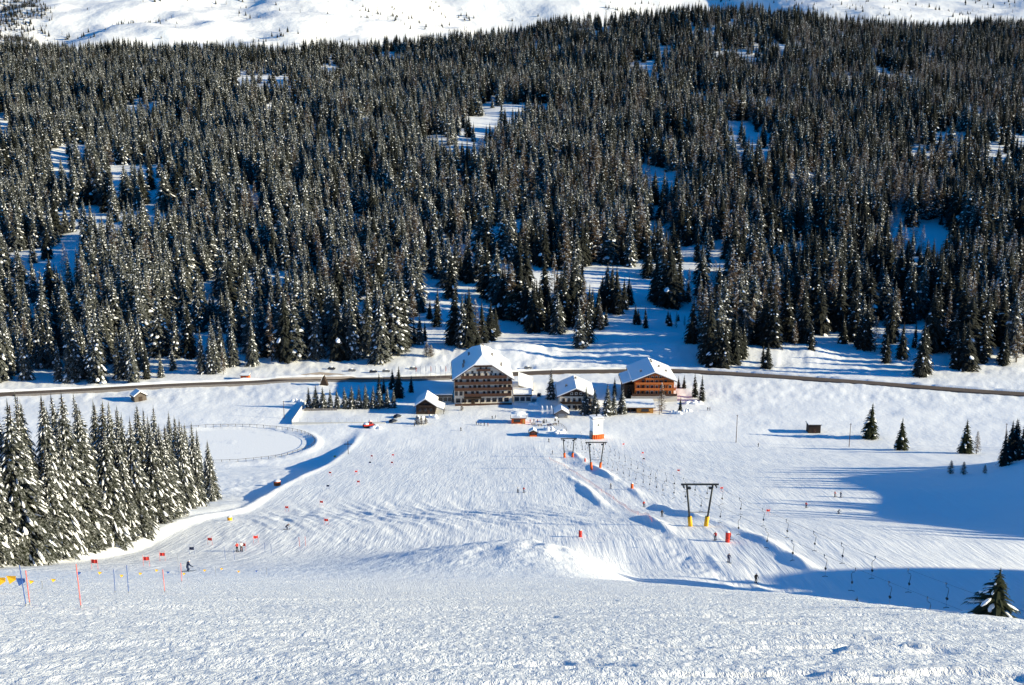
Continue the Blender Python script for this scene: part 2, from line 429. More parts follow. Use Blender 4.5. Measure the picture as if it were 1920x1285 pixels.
# ------------------------------------------------------------------ trees
def spruce_mesh(name, seed, whorls, nb, twigs, snow_p, hgt=25.0, rad=3.7, needles='needles', fat=1.0, droop=1.0, clump=False):
    rg = random.Random(seed)
    V, F, FM = [], [], []
    def strip(rows, mi):
        n0 = len(V)
        for r_ in rows: V.extend(r_)
        k = len(rows[0])
        for i in range(len(rows) - 1):
            for j in range(k - 1):
                a = n0 + i * k + j
                F.append((a, a + 1, a + k + 1, a + k)); FM.append(mi)
    lean = rg.uniform(-.012, .012), rg.uniform(-.012, .012)
    lop = rg.uniform(0, 6.28)
    for i in range(whorls):
        t = (i + rg.uniform(-.3, .3)) / whorls
        t = max(0, t); h = .9 + (hgt - 1.1) * t
        r0 = rad * (1 - t) ** .82 * (1 - .35 * math.exp(-t * 16)) + .12
        n = max(3, int(nb * (1 - .45 * t)))
        a0 = rg.uniform(0, 6.28)
        for b in range(n):
            az = a0 + 6.2832 * b / n + rg.uniform(-.3, .3)
            r = r0 * rg.uniform(.68, 1.15) * (1 + .12 * math.cos(az - lop))
            ca, sa = math.cos(az), math.sin(az)
            up, dr = rg.uniform(.02, .16), rg.uniform(.42, .72) * droop
            if t > .85: up += .25; dr *= .8
            cx, cy = lean[0] * h, lean[1] * h
            wmax = r * rg.uniform(.20, .30) * fat + .05
            def pt(s, w, dz=0.0):
                rr = r * s; z = h + r * (up * s - dr * s * s) + dz
                return (cx + ca * rr - sa * w, cy + sa * rr + ca * w, z)
            prof = [(0.05, .25), (.38, 1.0), (.72, .85), (1.0, .08)]
            rows = [(pt(s, -wmax * w, -.35 * wmax * w), pt(s, 0), pt(s, wmax * w, -.35 * wmax * w)) for s, w in prof]
            strip(rows, 0)
            if twigs:
                for k in range(twigs):
                    s = .25 + .7 * (k + rg.random()) / twigs
                    for sg in (-1, 1):
                        L = wmax * (1.15 - .5 * s) * rg.uniform(.9, 1.6); s2 = min(1.1, s + .16); wd = .09 * r
                        n0 = len(V)
                        V.extend([pt(s - wd / r * .5, 0), pt(s + wd / r * .6, 0), pt(s2, sg * L, -.5 * L - .06)])
                        F.append((n0, n0 + 1, n0 + 2)); FM.append(0)
            lumps = int(clump) if clump else 1
            for q_ in range(lumps):
                if rg.random() > snow_p: continue
                wS = wmax * (rg.uniform(.45, .95) if clump < 3 else rg.uniform(.25, .6)); th = min(.30, .05 + .06 * r) * rg.uniform(.5, 1.3)
                if clump:
                    s0 = rg.uniform(.15, .75); s1 = min(1.05, s0 + rg.uniform(.16, .38)); off = rg.uniform(-.5, .5) * wmax
                else:
                    s0, s1, off = rg.uniform(.2, .6), rg.uniform(.8, 1.04), rg.uniform(-.25, .25) * wmax
                rows = []
                for f, w, d in [(0, .2, .25), (.3, .9, 1), (.7, 1.0, 1.05), (1, .35, .2)]:
                    s = s0 + (s1 - s0) * f; e = wS * w; o_ = off * (1 - s * .6)
                    rows.append((pt(s, o_ - e, -.33 * e + .015), pt(s, o_ - .55 * e, th * d * .75), pt(s, o_ + .55 * e, th * d * .75), pt(s, o_ + e, -.33 * e + .015)))
                strip(rows, 1)
    n0 = len(V)
    for lv in range(5):
        t = lv / 4.0; rr = rad * .4 * (1 - t) ** .85 * (.75 if lv == 0 else 1) + .04
        V.extend([(lean[0] * hgt * t + rr * math.cos(1.0472 * k + lv) , lean[1] * hgt * t + rr * math.sin(1.0472 * k + lv), .9 + (hgt - 2.0) * t) for k in range(6)])
    for lv in range(4):
        for k in range(6):
            a, b = n0 + lv * 6 + k, n0 + lv * 6 + (k + 1) % 6
            F.append((a, b, b + 6, a + 6)); FM.append(0)
    tip = [(lean[0] * hgt, lean[1] * hgt, hgt + .7)]
    n0 = len(V)
    V.extend(tip + [(lean[0] * hgt + .16 * math.cos(k * 2.1), lean[1] * hgt + .16 * math.sin(k * 2.1), hgt - 1.6) for k in range(3)])
    for k in range(3): F.append((n0, n0 + 1 + k, n0 + 1 + (k + 1) % 3)); FM.append(1 if snow_p > .3 else 0)
    return npmesh(name, V, F, [M[needles], M['tree_snow']], FM)

def larch_mesh(name, seed, hgt=25.0, rad=3.1, nbr=240, frost=.22):
    rg = random.Random(seed); V, F, FM = [], [], []
    for i in range(nbr):
        t = (i + rg.random()) / nbr
        h = 2.2 + (hgt - 2.4) * t; r = rad * (1 - t) ** .7 * rg.uniform(.6, 1.15) * (1 - .4 * math.exp(-t * 9)) + .15
        az = rg.uniform(0, 6.28); ca, sa = math.cos(az), math.sin(az); up = rg.uniform(.0, .3)
        def pt(s, w, dz=0): return (ca * r * s - sa * w, sa * r * s + ca * w, h + r * (up * s - .28 * s * s) + dz)
        mi = 1 if rg.random() < frost else 0
        n0 = len(V); V.extend([pt(0, -.07), pt(0, .07), pt(1, 0)]); F.append((n0, n0 + 1, n0 + 2)); FM.append(0)
        for k in range(7):
            s = rg.uniform(.2, .95); sg = rg.choice((-1, 1)); L = rg.uniform(.3, .75); dz = rg.uniform(-.5, .2)
            n0 = len(V); V.extend([pt(s - .08, 0), pt(s + .08, 0), pt(min(1.1, s + .2), sg * L, dz)]); F.append((n0, n0 + 1, n0 + 2)); FM.append(mi)
    return npmesh(name, V, F, [M['larch'], M['tree_snow']], FM)

def trunk_mesh(name, hgt=25.0):
    mb = MB(); mb.tube([(0, 0, -1.5), (0, 0, 1.2), (.03, .02, hgt * .5), (0, 0, hgt * .98)], .30, 7, .05)
    return mb.mesh(name, 'bark', True)

SP_NEAR = [spruce_mesh('snowy_spruce_crown', 100 + k, 46, 17, 5, .28, rad=3.8 + .3 * (k % 2), fat=.52, droop=1.35, clump=3) for k in range(5)]
SP_BARE = [spruce_mesh('green_spruce_crown', 140 + k, 24, 11, 5, .18, rad=4.6, fat=1.0, needles='needles_green') for k in range(3)]
SP_YOUNG = spruce_mesh('young_spruce_crown', 171, 18, 9, 9, .25, rad=9.5, fat=.6, needles='needles_green')
SP_HEAVY = [spruce_mesh('frosted_spruce_crown', 200 + k, 26, 12, 2, .19, rad=4.2 + .4 * (k % 3), fat=.75, droop=1.15, clump=2) for k in range(4)]
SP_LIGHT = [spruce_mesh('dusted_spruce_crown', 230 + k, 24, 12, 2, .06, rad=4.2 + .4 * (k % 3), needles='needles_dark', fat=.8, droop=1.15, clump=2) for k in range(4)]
LARCH = [larch_mesh('larch_crown', 260 + k) for k in range(3)]
TRUNK = trunk_mesh('trunk')
def tree(name, me, x, y, hgt, label, cat, group, rz=None, wide=1.0, z=None):
    z = float(HH(x, y)) if z is None else z
    s = hgt / 25.6
    e = empty(name, (x, y, z - .12), random.uniform(0, 6.28) if rz is None else rz, (s * wide, s * wide, s))
    e.rotation_euler = (random.uniform(-.025, .025), random.uniform(-.025, .025), e.rotation_euler[2])
    tag(e, label, cat, group)
    link('trunk', TRUNK, e); link('crown', me, e)
    return e
def tree_px(name, me, px, py, top, label, cat='spruce', group=None, wide=1.0):
    g = G(px, py)
    return tree(name, me, g.x, g.y, -q(top) * g.y - g.z, label, cat, group, wide=wide)

# ---- the dense stand beside the piste
edge_px = ([0, 120, 250, 300, 345, 412], [1060, 1044, 1016, 978, 956, 944])
top_px = ([-40, 0, 160, 220, 260, 330, 375, 420], [745, 742, 735, 745, 752, 772, 785, 800])
LN = 'snow laden spruce standing behind the edge trees of the dense stand by the slalom course'
front = []
for px in [-30, 8, 42, 74, 104, 138, 170, 206, 240, 262, 292, 318, 344, 370, 398]:
    py = float(np.interp(px, *edge_px)) - 4 + random.uniform(-3, 3)
    front.append((px, py))
k = 0
for (px, py) in front:
    g = G(max(px, -30), py)
    top = float(np.interp(px, *top_px)) + random.choice((5, 25, 55, 95))
    tree('spruce', SP_NEAR[k % 5], g.x, g.y, -q(top) * g.y - g.z, 'snow laden spruce at the piste side edge of the dense stand by the slalom course', 'spruce', 'outer snow laden spruces beside the slalom course', wide=random.uniform(.9, 1.35)); k += 1
    for row in range(3):
        x2, y2 = g.x - 2.5 - row * 4.2 + random.uniform(-2, 2), g.y + 6 + row * 7 + random.uniform(-2.5, 2.5)
        z2 = float(HH(x2, y2)); pxx = P((x2, y2, z2))[0]
        if pxx < -60: continue
        top = float(np.interp(pxx, *top_px)) + random.uniform(-8, 34 - 10 * row)
        tree('spruce', SP_NEAR[k % 5], x2, y2, max(9, -q(top) * y2 - z2), LN, 'spruce', 'snow laden spruces beside the slalom course', wide=random.uniform(.8, 1.3)); k += 1

# ---- trees of the village and the meadow
row_px = [(579, 724), (592, 720), (607, 723), (619, 727), (633, 727), (647, 723), (660, 721), (673, 720), (686, 717), (700, 722), (713, 718), (727, 721), (739, 727)]
for i, (px, tp) in enumerate(row_px):
    tree_px('young_spruce', SP_HEAVY[i % 4], px, 767 - .35 * i * .5, tp, 'young spruce in the straight row behind the tennis court wall', 'spruce', 'row of young spruces behind the tennis court', wide=1.35)
for i, (px, py, tp) in enumerate([(711, 742, 698), (736, 730, 690), (748, 745, 685), (720, 738, 706), (771, 735, 702)]):
    tree_px('dark_spruce', SP_LIGHT[i % 4], px, py, tp, ['dark spruce behind the end of the young spruce row', 'dark slim spruce close behind the tallest one above the court', 'tallest dark spruce between the court and the road', 'short dark spruce squeezed behind the young row', 'small dark spruce on its own beside the hotel passage'][i], 'spruce', 'dark spruces beside the big hotel', wide=1.3)
for i, (px, py, tp, lab) in enumerate([
        (1034, 748, 690, 'slim spruce beside the dark parked car and white chalet'),
        (1097, 777, 722, 'spruce in front of the white chalet balcony'), (1115, 779, 725, 'spruce in front of the white chalet gable end'),
        (1137, 779, 716, 'tallest spruce of the clump between the two chalets'), (1150, 778, 730, 'shorter spruce of the clump between the two chalets'),
        (1167, 776, 724, 'snowy spruce beside the honey coloured hut'), (1178, 752, 718, 'spruce against the side wall of the orange timber hotel'),
        (1152, 742, 705, 'small spruce by the road behind the chalets'), (1275, 772, 742, 'small spruce in front of the snow bank by the orange hotel'),
        (1272, 728, 704, 'little dark spruce beside the road by the orange hotel, first of two'), (1282, 728, 702, 'little dark spruce beside the road by the orange hotel, second of two'),
        (1303, 745, 697, 'slim dark spruce at the end of the orange hotel yard'), (1315, 752, 701, 'darker spruce with a bushy foot beyond the orange hotel yard')]):
    tree_px('spruce', (SP_HEAVY if i in (1, 2, 3, 4, 5, 0) else SP_LIGHT)[i % 4], px, py, tp, lab, 'spruce', None, wide=1.35 if i < 7 else 1.1)
tree_px('frosted_larch', LARCH[0], 1240, 774, 714, 'pale frost covered tree in front of the orange timber hotel', 'larch', None, 1.5)
tree_px('spruce', SP_BARE[0], 1631, 822, 754, 'tall lone spruce standing on the open meadow beside the dark hut', 'spruce', None, 1.55)
tree_px('spruce', SP_BARE[1], 1689, 844, 781, 'slim lone spruce nearer the slope on the open meadow', 'spruce', None, 1.35)
tree_px('spruce', SP_BARE[2], 1808, 850, 784, 'broad dark spruce standing against a bare larch on the meadow', 'spruce', None, 1.5)
tree_px('larch', LARCH[1], 1831, 851, 806, 'small bare larch leaning against the broad dark meadow spruce', 'larch', None, 1.6)
for px, yy, tp, wd, lb in [(1864, 27, 1054, 1.45, 'green open branched young spruce rising behind the near snow lip'), (1826, 45, 1148, 1.5, 'low sapling at the foot of the young spruce by the near lip'), (1604, 84, 1116, 1.3, 'tiny lone sapling peeping over the near snow lip')]:
    e = at_y(px, yy); tree('young_spruce', SP_YOUNG, e.x, e.y, -q(tp) * e.y - e.z, lb, 'spruce', None, wide=wd)
# ---- the wood on the knoll and bank beside the lift slope
for i in range(98):
    if i < 38:
        y = 168 + 136 * (i + random.random()) / 38; x = random.uniform(196, 224) + (34 if y < 255 else 42); h_ = random.uniform(13, 19)
    elif i < 80:
        y = 106 + 42 * (i - 38 + random.random()) / 42; x = random.uniform(84, 108); h_ = random.uniform(14, 18)
    else:
        y = random.uniform(322, 350); x = .480 * y + random.uniform(1, 20); h_ = random.uniform(12, 19)
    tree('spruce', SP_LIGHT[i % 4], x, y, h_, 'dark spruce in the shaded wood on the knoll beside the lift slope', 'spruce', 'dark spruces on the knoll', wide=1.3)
for px, py, tp in [(1782, 889, 862), (1806, 890, 864), (1846, 888, 870)]:
    tree_px('bush', LARCH[2], px, py, tp, 'bare bush poking out of the snow at the rim of the shaded hollow', 'bush', 'bare bushes at the hollow rim', 2.6)

# ---- the forest
FRONT = ([-60, 0, 120, 300, 380, 450, 470, 500, 530, 758, 768, 800, 840, 930, 1000, 1100, 1200, 1300, 1308, 1400, 1440, 1500, 1560, 1600, 1740, 1980],
         [738, 737, 733, 712, 700, 706, 690, 686, 682, 684, 600, 570, 540, 515, 505, 500, 492, 500, 660, 660, 640, 625, 610, 630, 665, 668])
CLUMP = [(855, 645, 530), (868, 650, 545), (880, 648, 536), (893, 647, 556), (905, 643, 560), (918, 638, 562), (928, 630, 574), (820, 612, 538), (775, 602, 532), (787, 645, 588), (806, 598, 560), (797, 640, 600), (762, 650, 560),
         (930, 566, 450), (945, 592, 478), (958, 602, 486), (973, 600, 470), (988, 607, 512), (1000, 622, 525), (1012, 618, 520), (984, 540, 430), (1040, 584, 470), (1046, 625, 540), (1058, 610, 500), (1071, 600, 488), (1086, 652, 558), (1094, 620, 518),
         (1104, 615, 530), (1066, 588, 478), (1078, 575, 455), (1125, 620, 567), (1147, 586, 506), (1157, 588, 493), (1169, 580, 520), (1112, 576, 541), (1210, 615, 574), (1268, 615, 582), (1283, 612, 590), (1138, 560, 490), (1214, 522, 440), (1232, 566, 458),
         (1244, 572, 440), (1258, 575, 452), (1273, 562, 470), (1290, 570, 500), (1090, 476, 396), (1130, 480, 412), (1180, 500, 420), (1160, 470, 400), (1060, 510, 420), (1020, 500, 415), (905, 548, 455), (880, 530, 440), (845, 560, 470), (1200, 470, 395), (1225, 490, 410),
         (1328, 682, 545), (1343, 688, 592), (1318, 652, 535), (1357, 690, 600), (1376, 680, 588), (1392, 668, 600), (1438, 690, 640), (1430, 645, 545), (1450, 650, 540), (1470, 640, 560), (1505, 645, 520), (1520, 655, 600), (1490, 648, 600), (1580, 645, 588), (1622, 655, 560), (1640, 660, 590),
         (1660, 680, 622), (1676, 640, 570), (1690, 672, 600), (1726, 705, 600), (1745, 660, 530), (1790, 690, 620), (1812, 694, 600), (1840, 680, 590), (1880, 685, 610), (1905, 680, 590), (1345, 640, 520), (1365, 630, 510), (1410, 625, 520), (1535, 625, 520), (1570, 620, 505), (1600, 640, 540)]
CLEAR = [(500, 158, 62, 13, .05), (612, 134, 26, 7, .1), (940, 212, 66, 22, .0), (905, 232, 40, 22, .04), (885, 262, 48, 30, .25), (1240, 262, 30, 10, .1), (1400, 268, 42, 22, .08), (1436, 74, 28, 7, .05),
         (1205, 121, 20, 6, .1), (1866, 285, 26, 26, .03), (1728, 297, 26, 6, .05), (1236, 436, 24, 28, .06), 
         (140, 288, 38, 14, .05), (155, 405, 50, 14, .06), (105, 480, 75, 16, .08), (40, 545, 80, 18, .1), (8, 332, 20, 8, .05), (6, 255, 20, 16, .05), (505, 590, 34, 70, .22), (410, 660, 110, 30, .3),
         (1692, 505, 44, 16, .1), (1900, 466, 26, 6, .05), (1640, 560, 60, 22, .35), (1335, 545, 34, 34, .2), (1500, 475, 60, 12, .25), (690, 230, 24, 10, .1), (560, 355, 16, 8, .1), (860, 470, 40, 14, .2), (1640, 640, 200, 22, .45)]
cand = []
y = 548.0
while y < 2960:
    sp = float(np.interp(y, [548, 800, 1400, 2900], [7.4, 8.4, 11.0, 15.5]))
    n = int(1.1 * (y * .52 + 30) * 2 / (sp * 1.1))
    xs = np.linspace(-.53 * y - 25, .53 * y + 25, n) + rng.uniform(-.48, .48, n) * sp
    yy = y + rng.uniform(-.5, .5, n) * sp
    cand.append(np.stack([xs, yy], 1)); y += sp
cand = np.concatenate(cand)
cx, cy = cand[:, 0], cand[:, 1]
czv = HH(cx, cy)
dep = cy * math.cos(PITCH) - czv * math.sin(PITCH)
ppx = W0 / 2 + FPX * cx / dep
ppy = H0 / 2 - FPX * (czv * math.cos(PITCH) + cy * math.sin(PITCH)) / dep
hgt = rng.normal(34.5, 7.0, len(cx)) * np.interp(cy, [560, 1200, 2800], [1.0, 1.02, 1.0]) * (1 + .55 * fbm(cx / 80, cy / 80, 301, 2))
hgt = np.clip(hgt, 9, 44)
prob = np.clip(np.interp(cy, [600, 1000, 1400], [.78, .84, .93]) + np.interp(cy, [600, 1400], [3.0, 2.4]) * fbm(cx / 52, cy / 80, 311, 3), .05, 1)
prob *= np.interp(cy, [600, 760, 900], [.80, .92, 1.0])
tpx = hgt / dep * FPX
for (ex, ey, rx, ry, pr) in CLEAR:
    wob = 1 + 1.3 * fbm(cx / 28, cy / 40, 331, 2)
    rx, ry = rx * wob, ry * wob
    lo = ey + ry + .40 * tpx
    inside = (np.abs(ppx - ex) < rx * np.sqrt(np.clip(1 - np.clip((np.where(ppy < ey, ey - ppy, 0)) / ry, 0, 1) ** 2, 0, 1))) & (ppy > ey - ry) & (ppy < lo)
    prob = np.where(inside, np.minimum(prob, pr + .9 * np.clip((ppy - ey - ry) / np.maximum(1, lo - ey - ry), 0, 1) * .35), prob)
    hgt = np.where(inside, hgt * .8, hgt)
keep = (ppy < np.interp(ppx, *FRONT)) & (rng.random(len(cx)) < prob)
cx, cy, czv, hgt, ppx, ppy = [a[keep] for a in (cx, cy, czv, hgt, ppx, ppy)]
small = rng.random(len(cx)) < .10
hgt = np.where(small, hgt * rng.uniform(.35, .7, len(cx)), hgt)
lprob = np.clip(np.interp(ppx, [0, 700, 1050, 1500, 1920], [.03, .05, .18, .26, .22]) + .8 * fbm(cx / 90, cy / 60, 321, 2) * np.interp(ppx, [600, 1100], [.15, 1]), 0, .8)
is_larch = rng.random(len(cx)) < lprob
heavy = rng.random(len(cx)) < np.interp(ppx, [0, 600, 1000, 1300, 1920], [.9, .88, .68, .42, .25]) * np.interp(cy, [700, 1500, 2500], [1, .85, .55])
variant = np.where(is_larch, 8 + rng.integers(0, 3, len(cx)), np.where(heavy, rng.integers(0, 4, len(cx)), 4 + rng.integers(0, 4, len(cx))))
VM = SP_HEAVY + SP_LIGHT + LARCH
order = np.argsort(cy - .9 * hgt)
single = np.zeros(len(cx), bool)
n_s = n_l = 0
for i in order:
    if not (-20 < ppx[i] < 1940): continue
    if is_larch[i]:
        if n_l < 50 and cy[i] < 1000:
            n_l += 1; single[i] = True
            tree('larch', VM[variant[i]], cx[i], cy[i], hgt[i], 'bare brown larch standing among the snowy spruces behind the road', 'larch', 'larches at the forest edge', z=czv[i])
    elif n_s < 50:
        n_s += 1; single[i] = True
        lab = 'tall spruce frosted white at the forest edge behind the road' if heavy[i] else 'tall dark spruce lightly dusted with snow at the forest edge behind the road'
        tree('spruce', VM[variant[i]], cx[i], cy[i], hgt[i], lab, 'spruce', 'frosted spruces at the forest edge' if heavy[i] else 'dark spruces at the forest edge', z=czv[i])
for i, (px, py, tp) in enumerate(CLUMP):
    g = G(px, py); hv = random.random() < .5 and px < 1200; lar = random.random() < (.12 if px < 1000 else .25)
    me_ = LARCH[i % 3] if lar else (SP_HEAVY if hv else SP_LIGHT)[i % 4]
    tree('larch' if lar else 'spruce', me_, g.x, g.y, -q(tp) * g.y - g.z, 'bare brown larch on the open snow slope above the road' if lar else ('tall frosted spruce on the open snow slope above the road' if hv else 'tall dark spruce on the open snow slope above the road'),
         'larch' if lar else 'spruce', 'larches on the open slope' if lar else ('frosted spruces on the open slope' if hv else 'dark spruces on the open slope'), wide=random.uniform(1.1, 1.45))
    for _k in range(2 if 925 < px < 1310 else random.choice((0, 1))):
        x2, y2 = g.x + random.uniform(-7, 7), g.y + random.uniform(3, 12); h2 = (-q(tp) * g.y - g.z) * random.uniform(.6, 1.0)
        tree('spruce', SP_LIGHT[(i + 2) % 4], x2, y2, h2, 'dark spruce tucked close behind a taller tree on the open slope above the road', 'spruce', 'tucked in spruces on the open slope', wide=random.uniform(1.1, 1.4))
print('forest trees', len(cx), 'single', n_s, n_l)

def scatter(name, pts, scl, wide, rot, var, meshes, label):
    me = bpy.data.meshes.new(name)
    me.from_pydata([tuple(p) for p in pts], [], [])
    for nm, arr in (('s', scl), ('w', wide), ('r', rot)):
        a = me.attributes.new(nm, 'FLOAT', 'POINT'); a.data.foreach_set('value', np.asarray(arr, np.float32))
    a = me.attributes.new('v', 'INT', 'POINT'); a.data.foreach_set('value', np.asarray(var, np.int32))
    o = link(name, me); tag(o, label, None, kind='stuff')
    ng = bpy.data.node_groups.new(name + '_nodes', 'GeometryNodeTree')
    ng.interface.new_socket('Geometry', in_out='INPUT', socket_type='NodeSocketGeometry')
    ng.interface.new_socket('Geometry', in_out='OUTPUT', socket_type='NodeSocketGeometry')
    gi, go = ng.nodes.new('NodeGroupInput'), ng.nodes.new('NodeGroupOutput')
    jn = ng.nodes.new('GeometryNodeJoinGeometry')
    def attr(nm, t='FLOAT'):
        n = ng.nodes.new('GeometryNodeInputNamedAttribute'); n.data_type = t; n.inputs[0].default_value = nm; return n.outputs[0]
    cs = ng.nodes.new('ShaderNodeCombineXYZ'); sw = attr('w')
    ng.links.new(sw, cs.inputs[0]); ng.links.new(sw, cs.inputs[1]); ng.links.new(attr('s'), cs.inputs[2])
    cr = ng.nodes.new('ShaderNodeCombineXYZ'); ng.links.new(attr('r'), cr.inputs[2])
    er = ng.nodes.new('FunctionNodeEulerToRotation'); ng.links.new(cr.outputs[0], er.inputs[0])
    va = attr('v', 'INT')
    for k, src in meshes.items():
        ob = ng.nodes.new('GeometryNodeObjectInfo'); ob.transform_space = 'ORIGINAL'; ob.inputs['Object'].default_value = src
        cmp_ = ng.nodes.new('FunctionNodeCompare'); cmp_.data_type = 'INT'; cmp_.operation = 'EQUAL'
        si = [s for s in cmp_.inputs if s.type == 'INT']; ng.links.new(va, si[0]); si[1].default_value = k
        ip = ng.nodes.new('GeometryNodeInstanceOnPoints')
        ng.links.new(gi.outputs[0], ip.inputs['Points']); ng.links.new(cmp_.outputs[0], ip.inputs['Selection'])
        ng.links.new(ob.outputs['Geometry'], ip.inputs['Instance'])
        ng.links.new(er.outputs[0], ip.inputs['Rotation']); ng.links.new(cs.outputs[0], ip.inputs['Scale'])
        ng.links.new(ip.outputs[0], jn.inputs[0])
    ng.links.new(jn.outputs[0], go.inputs[0])
    md = o.modifiers.new('scatter', 'NODES'); md.node_group = ng
    return o
crown_of = {}
for ob in C.objects:
    if ob.name.split('.')[0] == 'crown' and ob.data.name not in crown_of: crown_of[ob.data.name] = ob
srcs = {k: crown_of[me.name] for k, me in enumerate(VM) if me.name in crown_of}
m = ~single
scl = hgt[m] / 25.6
scatter('forest', np.stack([cx[m], cy[m], czv[m] - .3], 1), scl, scl * rng.uniform(.9, 1.7, m.sum()), rng.uniform(0, 6.28, m.sum()), variant[m], srcs,
        'dense dark conifer forest dusted with snow covering the whole hillside')
# sparse trees on the mountainside
n = 15000
mx, my = rng.uniform(-2200, 2600, n), rng.uniform(3300, 5600, n)
mzz = mountain_z(mx, my)
dn = fbm(mx / 260, my / 180, 401, 3)
corner = (mx / my < -.415 + .03 * fbm(my / 200, mx / 200, 5, 2))
kp = (rng.random(n) < np.clip(.05 + .9 * (dn - .02), .03, .7)) | corner
mx, my = mx[kp], my[kp]
cw_ = rng.uniform(3350, 4700, 2600); ct_ = rng.uniform(-.53, -.425, 2600) + .02 * fbm(cw_ / 150, cw_ * 0, 9, 2)
mx, my = np.concatenate([mx, ct_ * cw_]), np.concatenate([my, cw_]); mzz = mountain_z(mx, my)
hs_ = rng.uniform(10, 22, len(mx)) / 25.6
scatter('mountain_trees', np.stack([mx, my, mzz - .5], 1), hs_, hs_ * 1.35, rng.uniform(0, 6.28, len(mx)), np.where(rng.random(len(mx)) < .4, 8, 4 + rng.integers(0, 4, len(mx))), srcs,
        'sparse small conifers scattered over the white mountainside')

# ------------------------------------------------------------------ road
road_px = [(-160, 746), (0, 741), (240, 729), (480, 719), (560, 713), (700, 713), (850, 709), (1030, 699), (1170, 697), (1262, 697), (1400, 704), (1560, 715), (1740, 728), (1920, 741), (2060, 751)]
rp = [G(px, py) for px, py in road_px]
tt = np.linspace(0, len(rp) - 1, 260)
rx_ = np.interp(tt, range(len(rp)), [p.x for p in rp]); ry_ = np.interp(tt, range(len(rp)), [p.y for p in rp])
kern = np.ones(13) / 13
rx_ = np.convolve(np.pad(rx_, 6, 'edge'), kern, 'valid'); ry_ = np.convolve(np.pad(ry_, 6, 'edge'), kern, 'valid')
rz_ = H(rx_, ry_); rz_ = np.convolve(np.pad(rz_, 6, 'edge'), kern, 'valid') + .55
def ribbon(offs, dz, m, name):
    V, F = [], []
    for i in range(len(rx_)):
        for o_, d_ in zip(offs, dz): V.append((rx_[i], ry_[i] + o_, rz_[i] + d_))
    k = len(offs)
    for i in range(len(rx_) - 1):
        for j in range(k - 1): F.append((i * k + j, (i + 1) * k + j, (i + 1) * k + j + 1, i * k + j + 1))
    return link(name, npmesh(name, V, F, [M[m]]))
tag(ribbon([-3.6, -3.4, 3.4, 3.6], [-2.2, 0, 0, -2.2], 'asphalt', 'road'), 'dark wet valley road running behind the hotels', None, kind='structure')
V, F = [], []
for i in range(len(rx_)):                      # ploughed banks on both verges
    a = float(fbm(np.array([rx_[i] / 4]), np.array([.3]), 7, 3)[0]); b = float(fbm(np.array([rx_[i] / 4]), np.array([9.3]), 8, 3)[0])
    V += [(rx_[i], ry_[i] + 3.2, rz_[i] - .6), (rx_[i], ry_[i] + 4.2, rz_[i] + .9 + 1.2 * a), (rx_[i], ry_[i] + 5.8, rz_[i] + .7 + 1.0 * a), (rx_[i], ry_[i] + 10, rz_[i] - 1.6)]
for i in range(len(rx_) - 1):
    for j in range(3): F.append((i * 4 + j, (i + 1) * 4 + j, (i + 1) * 4 + j + 1, i * 4 + j + 1))
tag(link('road_verge', npmesh('road_verge', V, F, [M['snow']], None, True)), 'ploughed snow bank along the far side of the road', None, kind='structure')
layby = [G(px, py) for px, py in [(505, 716), (560, 706), (600, 701), (640, 704), (668, 712), (640, 714), (570, 714)]]
mb = MB(); mb.poly([(p.x, p.y, -146.95) for p in layby]); o = mb.build('lay_by', 'slush'); tag(o, 'slushy lay-by bulging off the road', None, kind='structure')
# low retaining wall under the near verge of the road
mb = MB()
i0, i1 = [int(np.argmin(np.abs(rx_ - G(px, 725).x))) for px in (60, 845)]
n0 = len(mb.v)
for i in range(i0, i1, 3):
    j = min(i + 3, i1)
    for (a, b) in ((i, j),):
        p0, p1 = (rx_[a], ry_[a] - 3.7, rz_[a]), (rx_[b], ry_[b] - 3.7, rz_[b])
        mb.v += [(p0[0], p0[1] - .35, p0[2] - 2.6), (p1[0], p1[1] - .35, p1[2] - 2.6), (p1[0], p1[1], p1[2] - 2.6), (p0[0], p0[1], p0[2] - 2.6),
                 (p0[0], p0[1] - .35, p0[2] + .45), (p1[0], p1[1] - .35, p1[2] + .45), (p1[0], p1[1], p1[2] + .45), (p0[0], p0[1], p0[2] + .45)]
        n = len(mb.v) - 8
        mb.f += [tuple(n + i_ for i_ in f) for f in ((4, 5, 6, 7), (0, 1, 5, 4), (2, 3, 7, 6), (3, 0, 4, 7), (1, 2, 6, 5))]
o = mb.build('retaining_wall', 'stone'); tag(o, 'long low dark stone wall along the valley side of the road', 'wall')

